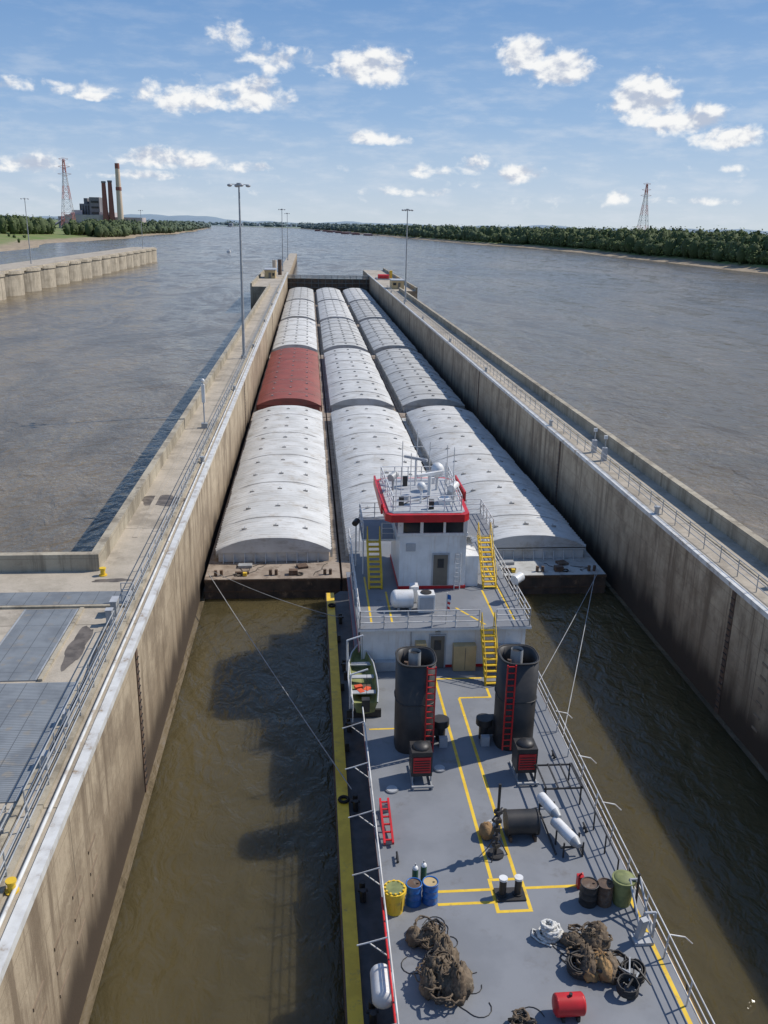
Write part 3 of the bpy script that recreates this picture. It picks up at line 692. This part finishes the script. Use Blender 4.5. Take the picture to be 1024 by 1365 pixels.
for k in range(12): mb.obox((x+.36*math.cos(k*.5236),y+.36*math.sin(k*.5236),Z+1.03),(.07,.07,.07),YEL,rz=k*.5236)
for a in range(8): mb.obox((x+.38*math.cos(a*.785),y+.38*math.sin(a*.785),Z+.5),(.03,.05,.65),YEL,rz=a*.785)
mb.obj()
drum('oil_drum',3.78,27.25,BLUE,lid=RUST); drum('oil_drum',4.42,27.3,BLUE,lid=TAN)
for (x,y) in ((3.95,28.2),(4.3,28.35)):
    mb=MB('gas_cylinder'); mb.cyl((x,y,Z),(x,y,Z+.75),.12,GREENC,14); mb.ell((x,y,Z+.75),(.12,.12,.14),WHITE,12,6); mb.cyl((x,y,Z+.85),(x,y,Z+1.0),.03,STEEL); mb.obj()
drum('oil_drum',10.45,26.85,BLK,r=.34,lid=RUST); drum('oil_drum',11.05,26.8,RUST,r=.3,lid=RUST)
mb=MB('waste_bin'); mb.cyl((11.75,26.8,Z),(11.75,26.8,Z+1.0),.34,OLIVE,20,r2=.42); mb.cyl((11.75,26.8,Z+1.0),(11.75,26.8,Z+1.12),.45,OLIVE,20); mb.ell((11.75,26.8,Z+1.1),(.4,.4,.12),OLIVE,18,6)
mb.cyl((11.4,27.0,Z+.3),(12.1,27.0,Z+.3),.05,YEL); mb.obj()
mb=MB('fuel_can'); mb.box(10.25,10.5,27.55,27.8,Z,Z+.55,RED); mb.cyl((10.35,27.7,Z+.55),(10.42,27.6,Z+.72),.04,RED,8); mb.obj(bevel=.03)
mb=MB('white_rope_coil')
for k in range(8): mb.coil((8.55+random.uniform(-.12,.12),25.2+random.uniform(-.1,.1),Z+.05*k),.38-.02*k,2.3,.05,ROPEW,rise=.02,jit=.12)
for k in range(9): mb.coil((8.55+random.uniform(-.16,.16),25.2+random.uniform(-.14,.14),Z+.06*k),.2,2.0,.055,ROPEW,rise=.03,jit=.25)
mb.path([(8.3,25.4,Z+.04),(8.0,25.6,Z+.04),(7.9,25.3,Z+.04),(8.1,25.0,Z+.04),(8.5,24.75,Z+.04)],.04,ROPEW)
mb.obj()
def pile(name,cx,cy,rx,ry,h,lumps,coils,mats,wires=5):
    mb=MB(name)
    for k in range(lumps):
        a=random.uniform(0,6.28); q=random.uniform(0,.65)
        m=random.choice(mats)
        mb.ell((cx+rx*q*math.cos(a),cy+ry*q*math.sin(a),Z+h*.2),(rx*random.uniform(.28,.48),ry*random.uniform(.28,.48),h*random.uniform(.4,.8)),m,18,11,jit=.2,zmin=-.25)
    for k in range(coils):
        a=random.uniform(0,6.28); q=random.uniform(0,.8)
        zz=Z+h*random.uniform(.3,.85)*(1-q*.6)
        mb.coil((cx+rx*q*math.cos(a),cy+ry*q*math.sin(a),zz),random.uniform(.15,.4),random.uniform(1.2,3.2),random.uniform(.018,.04),random.choice([ROPE,WIRE,ROPE,CANV]),rise=.035,jit=.2,tilt=random.uniform(-.2,.2))
    for k in range(wires):
        a=random.uniform(0,6.28); q=random.uniform(.8,1.15); p=[]
        R=random.uniform(.2,.5); c0=(cx+rx*q*math.cos(a),cy+ry*q*math.sin(a))
        st_=random.uniform(0,6.28); wob=random.uniform(0,6)
        for j in range(15):
            b=st_+j*.28; rr=R*(1+.35*math.sin(b*1.7+wob)); p.append((c0[0]+rr*math.cos(b),c0[1]+rr*math.sin(b),Z+.02))
        mb.path(p,.016,WIRE,4)
    mb.obj()
pile('rope_and_rigging_pile',4.1,25.3,.8,.7,.75,9,8,[CANV,CANV,ROPE],3)
pile('rope_and_rigging_pile',4.35,23.5,1.0,1.35,1.05,16,18,[CANV,ROPE,CANV,CANV],4)
pile('rope_and_rigging_pile',9.9,24.9,.95,.65,.7,10,6,[CANV,ROPE],3)
pile('rope_and_rigging_pile',9.8,23.6,1.05,.95,.75,11,12,[CANV,CANVO,ROPE],4)
mb=MB('wire_rope_coils')
for (x,y,R) in ((9.15,23.6,.42),(9.15,23.6,.34),(10.9,23.2,.4),(10.9,23.2,.3),(10.5,22.6,.35)):
    mb.coil((x,y,Z+.1),R,7,.03,WIRE,rise=.05,jit=.04,tilt=.06)
mb.ell((9.95,23.5,Z+.3),(.3,.6,.45),CANVO,18,12,jit=.14,zmin=-.5)
for k in range(7): mb.obox((10.4+k*.12,23.0+random.uniform(-.4,.4),Z+.45),(.05,random.uniform(.5,.9),.05),STEEL if k%2 else WIRE,rz=random.uniform(-1,1),rx=random.uniform(-.3,.3))
mb.obj()
mb=MB('red_fuel_tank'); mb.cyl((7.85,21.9,Z+.45),(8.7,21.9,Z+.45),.36,RED,20); mb.ell((7.85,21.9,Z+.45),(.12,.36,.36),RED,18,8); mb.ell((8.7,21.9,Z+.45),(.12,.36,.36),RED,18,8); mb.cyl((8.3,21.9,Z+.8),(8.3,21.9,Z+.9),.06,BLK); mb.box(8.0,8.1,21.6,22.2,Z,Z+.2,BLK); mb.box(8.5,8.6,21.6,22.2,Z,Z+.2,BLK); mb.obj()
pile('rope_and_rigging_pile',6.6,21.6,.7,.35,.35,3,8,[CANV,ROPEW],2)
mb=MB('mooring_cleat')
for (x,y) in ((3.4,29.6),(11.6,31.0),(11.7,36.5)):
    mb.cyl((x,y-.12,Z),(x,y-.12,Z+.16),.05,BLK,8); mb.cyl((x,y+.12,Z),(x,y+.12,Z+.16),.05,BLK,8); mb.cyl((x,y-.3,Z+.18),(x,y+.3,Z+.18),.045,BLK,8)
mb.obj()
mb=MB('deck_hatch')
for (x,y) in ((3.6,34.3),(6.0,35.8),(11.2,39.5)):
    mb.cyl((x,y,Z),(x,y,Z+.07),.3,DECK,24); mb.cyl((x,y,Z+.07),(x,y,Z+.09),.25,LGREY,24)
mb.obj()
mb=MB('steel_davit_frame')
for x in (11.9,12.3): mb.cyl((x,25,Z),(x,26.6,Z+1.2),.05,LGREY); mb.cyl((x,25,Z),(x,25,Z+1.1),.05,LGREY)
mb.cyl((11.9,26.6,Z+1.2),(12.3,26.6,Z+1.2),.05,LGREY); mb.cyl((11.9,25,Z+1.1),(12.3,25,Z+1.1),.05,LGREY); mb.box(11.5,12.2,24.6,25.1,Z,Z+.12,LGREY); mb.obox((11.75,24.8,Z+.6),(.25,.2,1.0),LGREY,rz=.3,rx=.2)
mb.cyl((12.1,26.3,Z),(12.1,26.3,Z+1.7),.05,BLK)
mb.obj()
mb=MB('liferaft_canister'); mb.cyl((2.3,23.0,Z-.1),(2.3,24.1,Z-.1),.38,WHITE,20); mb.ell((2.3,23.0,Z-.1),(.38,.2,.38),WHITE,18,8); mb.ell((2.3,24.1,Z-.1),(.38,.2,.38),WHITE,18,8); mb.box(1.95,2.65,23.2,23.3,Z-.5,Z-.4,STEEL); mb.box(1.95,2.65,23.8,23.9,Z-.5,Z-.4,STEEL); mb.obj()
def line(a,b_,sag,r=.025,m=STEEL):
    mb=MB('mooring_line'); a=Vector(a);b_=Vector(b_)
    mb.path([a.lerp(b_,k/16)+Vector((0,0,-sag*4*(k/16)*(1-k/16))) for k in range(17)],r,m,5); mb.obj()
line((-8.0,65.3,2.0),(1.9,37,1.9),.15,.028); line((-7.6,65.6,2.0),(1.9,57,1.9),.3,.024)
line((23.4,65.3,2.0),(13.2,46,2.0),.15,.024); line((23.2,65.6,2.0),(13.2,40,2.2),.15,.028)

# ------------------------------------------------------------------ trees
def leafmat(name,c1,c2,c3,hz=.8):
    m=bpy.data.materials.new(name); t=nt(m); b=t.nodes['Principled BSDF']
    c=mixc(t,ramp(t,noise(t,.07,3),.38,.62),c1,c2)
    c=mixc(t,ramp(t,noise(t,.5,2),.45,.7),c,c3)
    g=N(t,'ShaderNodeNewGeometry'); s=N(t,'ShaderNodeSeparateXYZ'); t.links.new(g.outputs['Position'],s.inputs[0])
    c=mixc(t,math_(t,'MULTIPLY',ramp(t,s.outputs[1],900,5200),hz),c,(.15,.2,.22))  # bluish aerial haze painted into the leaf colour, growing along Y
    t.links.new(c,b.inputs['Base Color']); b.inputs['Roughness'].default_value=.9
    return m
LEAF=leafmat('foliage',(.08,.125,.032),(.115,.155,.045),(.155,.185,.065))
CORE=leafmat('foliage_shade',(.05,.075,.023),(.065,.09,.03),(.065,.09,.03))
BARK=mat('bark',(.12,.1,.08),(.08,.065,.05),rough=.95)
def forest(name,trees):
    P=[];S=[];Nn=[]
    mb=MB(name)
    for (x,y,z0,h,w,n,ls) in trees:
        lob=[]
        for k in range(7):
            a=random.uniform(0,6.28); q=random.uniform(.2,.7)*w; zz=z0+h*random.uniform(.3,.72)
            lob.append((x+q*math.cos(a),y+q*math.sin(a),zz,w*random.uniform(.42,.62)))
        lob.append((x,y,z0+h-w*.62,w*.62))
        lob.append((x,y,z0+h*.2,w*.8))
        for i in range(n):
            l=random.choice(lob); u=random.gauss(0,1);v=random.gauss(0,1);w_=random.gauss(0,1); d=math.sqrt(u*u+v*v+w_*w_)+1e-6
            rr=l[3]*random.uniform(.78,1.05)/d
            P.append((l[0]+u*rr,l[1]+v*rr,max(z0+.5,l[2]+w_*rr*.9))); S.append(ls*random.uniform(.5,1.15)); Nn.append((u/d,v/d,w_/d+.2))
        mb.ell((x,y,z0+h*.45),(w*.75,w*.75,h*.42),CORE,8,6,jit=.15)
        mb.cyl((x,y,z0-1),(x+random.uniform(-.5,.5),y,z0+h*.6),w*.05+.1,BARK,5,r2=.12,caps=False)
        for k in range(2):
            l=lob[k]; mb.cyl((x,y,z0+h*.35),(l[0],l[1],l[2]),w*.03+.05,BARK,4,r2=.05,caps=False)
    P=np.array(P);S=np.array(S)[:,None]; n=len(P)
    nn=np.array(Nn)+np.random.normal(size=(n,3))*.45; nn/=np.linalg.norm(nn,axis=1)[:,None]
    a=np.random.normal(size=(n,3)); a-=nn*(a*nn).sum(1)[:,None]; a/=np.linalg.norm(a,axis=1)[:,None]
    b=np.cross(nn,a)
    q=np.stack([P-a*S-b*S*.7,P+a*S-b*S*.5,P+a*S*.8+b*S*.8,P-a*S*.7+b*S*.7],1).reshape(-1,3)
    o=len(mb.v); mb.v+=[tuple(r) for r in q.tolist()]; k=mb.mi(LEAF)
    mb.f+=[(o+4*i,o+4*i+1,o+4*i+2,o+4*i+3) for i in range(n)]; mb.m+=[k]*n; mb.sm+=[False]*n
    mb.obj()
tr=[]
y=420
while y<5200:
    xr=li(SR,y)-(math.sin(y*.021)*6+math.sin(y*.0093)*9)*.6
    step=7.5 if y<1500 else (13 if y<2600 else 26)
    for off in ((25,36,50) if y<1500 else (24,50)):
        h=random.uniform(23,28)*(1 if off<45 else 1.1); w=random.uniform(6.5,10)
        if y>2600: w*=1.6
        n=160 if y<1100 else (85 if y<1600 else 42); ls=.95 if y<1100 else (1.4 if y<1600 else (2.3 if y<2600 else 3.6))
        if off>45: n=int(n*.6)
        if off<30: h*=random.uniform(.4,.9)
        tr.append((xr+off+random.uniform(-5,6),y+random.uniform(-4,4),3.6,h,w,n,ls))
    y+=step
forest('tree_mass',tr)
tr=[]
y=800
while y<5200:
    xl=li(SL,y)+(math.sin(y*.021)*6+math.sin(y*.0093)*9)
    step=9 if y<1700 else (13 if y<2600 else 28)
    if y<1250: offs=(165,185,210)
    elif y<1450: offs=(90,125,160,190)
    else: offs=(20,38,64)
    for off in offs:
        if y<1150 and random.random()<.3: continue
        h=random.uniform(20,28); w=random.uniform(7,10)
        if off<22: h*=random.uniform(.6,.95)
        if y>2600: w*=1.6
        n=90 if y<1700 else 42; ls=1.3 if y<1700 else (2.1 if y<2600 else 3.6)
        z0=float(np.interp(off,[0,14,45,90,150],[0,1.6,3.5,bankL(y)*.6,bankL(y)]))
        tr.append((xl-off+random.uniform(-7,7),y+random.uniform(-5,5),z0-.3,h,w,n,ls))
    y+=step
for k in range(22):
    y=random.uniform(820,1250); off=random.uniform(20,140); xl=li(SL,y)+(math.sin(y*.021)*6+math.sin(y*.0093)*9)
    z0=float(np.interp(off,[0,14,45,90,150],[0,1.6,3.5,bankL(y)*.6,bankL(y)]))
    tr.append((xl-off,y,z0-.5,random.uniform(3,6),random.uniform(2,3.5),30,.8))
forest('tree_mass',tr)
tr=[]
for k in range(420):
    y=random.uniform(5400,8600); x=random.uniform(li(SL,y)-1500,li(SR,y)+2500)
    if li(SL,y)-25<x<li(SR,y)+25: continue
    tr.append((x,y,5,random.uniform(16,26),random.uniform(22,40),26,7))
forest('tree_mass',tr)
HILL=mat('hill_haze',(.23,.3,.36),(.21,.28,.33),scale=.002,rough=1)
mb=MB('hills'); vs=[];fs=[]; n=160
for i in range(n+1):
    x=-9000+18000*i/n
    hh=42+14*math.sin(i*.31)+9*math.sin(i*.83+1)+5*math.sin(i*2.1)
    hh+=max(0,50*(1-abs(x+1900)/1800));
    vs+=[(x,10800,0),(x,11000,hh*.7),(x,11500,hh),(x,13500,0)]
for i in range(n):
    for k in range(3): fs.append((i*4+k,(i+1)*4+k,(i+1)*4+k+1,i*4+k+1))
mb.add(vs,fs,HILL,True); mb.obj()

# ------------------------------------------------------------------ power plant, pylons
def polar(az,d): return d*math.sin(rad(az)),d*math.cos(rad(az))
pp=empty('power_plant')
mb=MB('boiler_buildings')
x,y=polar(-12.25,2230)
mb.box(x-45,x-8,y,y+60,3,62,PLGREY); mb.box(x-20,x+2,y-12,y+40,3,76,PLGREY); mb.box(x-60,x-38,y-10,y+50,3,48,PLPINK); mb.box(x+2,x+30,y-20,y+40,3,44,PLPINK)
mb.box(x-95,x-60,y,y+40,3,34,PLPINK); mb.box(x+30,x+95,y-10,y+40,3,34,PLPINK); mb.box(x-70,x+30,y-40,y-12.5,3,38,PLPINK)
for k in range(6): mb.box(x-44+k*6,x-42+k*6,y-.5,y,10,58,BLK)
for k in range(5): mb.box(x-16,x+0,y-12.5,y-12,16+k*12,20+k*12,BLK)
mb.box(x-36,x-28,y+5,y+25,62,74,PLGREY)
mb.path([(x-110,y-20,8),(x-55,y-5,44)],2.4,PLPINK,4)
mb.obj(pp)
mb=MB('chimneys')
for az,el,r0,m in ((-11.95,2.1,6,BRICKR),(-11.6,2.15,6,BRICKR),(-11.12,3.1,6.5,HAZT)):
    d=2180; cx,cy=polar(az,d); top=28.2+d*math.tan(rad(el))
    mb.cyl((cx,cy,3),(cx,cy,top),r0*1.15,m,18,r2=r0*.72)
    if m is HAZT:
        mb.cyl((cx,cy,top-10),(cx,cy,top+1),r0*.80,BRICKR,18,r2=r0*.76); mb.cyl((cx,cy,top*.62),(cx,cy,top*.62+7),r0*.99,BRICKR,18)
    else: mb.cyl((cx,cy,top-3),(cx,cy,top+1),r0*.84,PLGREY,18)
mb.obj(pp)
PYR=mat('pylon_red',(.58,.2,.16),rough=.8); PYW=mat('pylon_white',(.68,.65,.65),rough=.8)
def pylon(az,el,d):
    mb=MB('transmission_tower'); cx,cy=polar(az,d); top=28.2+d*math.tan(rad(el)); nl=11; b0=12; prev=None
    for k in range(nl+1):
        f=k/nl; z=3+(top-3)*f; w=b0*(1-f)**1.2+1.4
        c=[(cx-w,cy-w,z),(cx+w,cy-w,z),(cx+w,cy+w,z),(cx-w,cy+w,z)]
        m=PYR if (k//2)%2 else PYW
        if prev:
            for i in range(4):
                mb.cyl(prev[i],c[i],.55,m,4); mb.cyl(prev[i],c[(i+1)%4],.28,m,4); mb.cyl(prev[(i+1)%4],c[i],.28,m,4); mb.cyl(c[i],c[(i+1)%4],.28,m,4)
        prev=c
    for f,l in ((.8,13),(.9,11),(1,9)):
        z=3+(top-3)*f
        for sx in (-1,1): mb.cyl((cx,cy,z+2),(cx+sx*l,cy,z),.4,PYR,4); mb.cyl((cx,cy,z-4),(cx+sx*l,cy,z),.3,PYR,4)
    mb.obj()
pylon(-14.05,3.25,1950); pylon(20.2,2.57,2300)
for k in range(9):
    mb=MB('moored_barge'); y=2500+k*150; x=li(SR,y)-30-(k%3)*14
    mb.box(x-16,x+6,y,y+60,-1,3.2,BARGER); mb.box(x-14,x+4,y+4,y+56,3.2,5,BARGER if k%3 else PLPINK); mb.obj()
for k in range(12):
    mb=MB('waterfront_building'); x=-520+k*55; y=6400+random.uniform(-300,300)
    h=random.uniform(12,20); mb.box(x,x+random.uniform(20,45),y,y+30,3,3+h,PYW); mb.box(x+3,x+18,y-.5,y,8,3+h*.7,PLGREY); mb.obj()
mb=MB('motorboat'); x,y=-78,915
mb.prism([(x-1.6,y-5),(x+1.6,y-5),(x+1.6,y+3),(x,y+7),(x-1.6,y+3)],-.3,1.5,WHITE); mb.box(x-1.2,x+1.2,y-2,y+2,1.5,3,WHITE); mb.box(x-1.22,x+1.22,y+.5,y+2.02,2.1,2.8,GLASS); mb.obj()

# ------------------------------------------------------------------ camera
cam=bpy.data.cameras.new('camera'); co=bpy.data.objects.new('camera',cam); scene.collection.objects.link(co)
cam.sensor_fit='VERTICAL'; cam.sensor_height=24; cam.lens=24*1180/1365; cam.clip_start=.5; cam.clip_end=40000
M=Matrix.Rotation(rad(-4.99),4,'Z')@Matrix.Rotation(rad(90-17.96),4,'X')@Matrix.Rotation(rad(1.1),4,'Z')
M.translation=(0,0,28.2); co.matrix_world=M; scene.camera=co
# ------------------------------------------------------------------ sun + sky
SAZ,SEL=72,47
sd=Vector((math.sin(rad(SAZ))*math.cos(rad(SEL)),math.cos(rad(SAZ))*math.cos(rad(SEL)),math.sin(rad(SEL))))
sl=bpy.data.lights.new('sun','SUN'); sl.energy=4.2; sl.angle=rad(.6); sl.color=(1,.94,.86)
so=bpy.data.objects.new('sun',sl); scene.collection.objects.link(so); so.rotation_euler=(-sd).to_track_quat('-Z','Y').to_euler(); so.location=(100,50,120)
w=bpy.data.worlds.new('World'); scene.world=w; w.use_nodes=True; t=w.node_tree
w.cycles.sampling_method='MANUAL'; w.cycles.sample_map_resolution=256
bg=t.nodes['Background']; bg.inputs[1].default_value=.1
sk=N(t,'ShaderNodeTexSky'); sk.sky_type='NISHITA'; sk.sun_disc=False; sk.sun_elevation=rad(SEL); sk.sun_rotation=rad(SAZ); sk.air_density=1.0; sk.dust_density=.6; sk.ozone_density=1.5
tc=N(t,'ShaderNodeTexCoord'); s=N(t,'ShaderNodeSeparateXYZ'); t.links.new(tc.outputs['Generated'],s.inputs[0])
az=math_(t,'MULTIPLY',math_(t,'ARCTAN2',s.outputs[0],s.outputs[1]),57.2958)
el=math_(t,'MULTIPLY',math_(t,'ARCSINE',s.outputs[2]),57.2958)
cr=N(t,'ShaderNodeValToRGB'); t.links.new(math_(t,'DIVIDE',el,60.0,clamp=True),cr.inputs[0])
E=cr.color_ramp.elements; E[0].position=0; E[0].color=(6.0,7.0,8.0,1); E[1].position=1; E[1].color=(1.1,2.1,4.6,1)
for p_,c_ in ((.035,(4.8,6.1,7.9,1)),(.1,(2.9,4.6,7.3,1)),(.2,(1.65,3.3,6.3,1)),(.4,(1.25,2.6,5.4,1))):
    e=E.new(p_); e.color=c_
skb=mixc(t,.85,sk.outputs[0],cr.outputs[0])
cb=N(t,'ShaderNodeCombineXYZ'); t.links.new(az,cb.inputs[0]); t.links.new(math_(t,'MULTIPLY',el,1.4),cb.inputs[1])
n1=noise(t,.7,7,vec=cb.outputs[0],rough=.58,dist=.2)
off=N(t,'ShaderNodeVectorMath',operation='ADD'); t.links.new(cb.outputs[0],off.inputs[0]); off.inputs[1].default_value=(.35,.6,0)
n2=noise(t,.7,4,vec=off.outputs[0],rough=.5,dist=.2)
clouds=[(3.75,8.6,2.8,1.4,1.35),(12.6,9.3,1.7,1.4,1.35),(14.8,8.6,2.2,1.3,1.35),(19.6,6.9,2.2,1.9,1.4),(21.8,5.9,2.6,1.2,1.35),(24.4,5.0,2.4,.9,1.25),
(-2.9,7.0,2.1,1.3,1.15),(-6.5,6.7,3.6,1.2,.9),(-4.4,9.9,1.6,1.1,.75),(-1.8,8.8,2.5,.9,.75),(-8.4,3.4,3.4,.8,1.15),(-9.5,2.5,3.0,.4,.85),(10.1,3.5,1.3,.75,1.05),(12.9,2.9,1.6,.75,1.0),
(3.6,4.9,1.7,.55,.9),(5.5,4.8,1.4,.4,.7),(7.4,3.1,1.6,.55,.85),(-15.8,2.8,2.6,.65,1.0),(-14.5,6.9,5,.5,.6),(-12,6.6,1.6,.35,.8),(18.7,1.8,.8,.6,.8),(15.6,2.4,1.0,.4,.7),(-4,3.1,2.0,.5,.75),(6,1.9,3.0,.35,.6),(23,1.6,3.0,.3,.55),(24.5,3.4,.8,.35,.8)]
fld=None
for a,e,ra,re,am in clouds:
    dx=math_(t,'MULTIPLY_ADD',az,1/ra,-a/ra); dy=math_(t,'MULTIPLY_ADD',el,1/re,-e/re)
    dy2=math_(t,'MAXIMUM',dy,math_(t,'MULTIPLY',dy,-1.4))
    d=math_(t,'ADD',math_(t,'MULTIPLY',dx,dx),math_(t,'MULTIPLY',dy2,dy2))
    v=math_(t,'MULTIPLY_ADD',d,-am*.75,am*.8)
    fld=v if fld is None else math_(t,'MAXIMUM',fld,v)
band=math_(t,'MULTIPLY',ramp(t,el,6.5,3.0),ramp(t,el,.3,1.2))
fld=math_(t,'MAXIMUM',fld,math_(t,'MULTIPLY_ADD',band,1.02,-1.2))
tot=math_(t,'ADD',fld,math_(t,'MULTIPLY_ADD',n1,2.8,-1.52))
cm=ramp(t,tot,-.08,.75)
# thicker parts lit white, lower/left parts in grey shade
shade=math_(t,'ADD',math_(t,'MULTIPLY',math_(t,'SUBTRACT',n1,n2),2.8),math_(t,'MULTIPLY',tot,-.1))
lit=ramp(t,shade,-.5,.2)
ccol=mixc(t,lit,(4.9,5.5,6.7),(9.6,9.6,9.5))
cb2=N(t,'ShaderNodeCombineXYZ'); t.links.new(math_(t,'MULTIPLY',az,.35),cb2.inputs[0]); t.links.new(math_(t,'MULTIPLY',el,1.3),cb2.inputs[1])
n3=noise(t,.8,5,vec=cb2.outputs[0],rough=.6)
thin=math_(t,'MULTIPLY',ramp(t,n3,.42,.75),.45)
low=ramp(t,el,14,2)
thin=math_(t,'MULTIPLY',thin,math_(t,'ADD',math_(t,'MULTIPLY',low,.75),.25))
base=mixc(t,thin,skb,(7.2,7.7,8.4))
t.links.new(mixc(t,math_(t,'MULTIPLY',cm,.96),base,ccol),bg.inputs[0])
scene.view_settings.view_transform='Standard'; scene.view_settings.look='None'; scene.view_settings.exposure=0
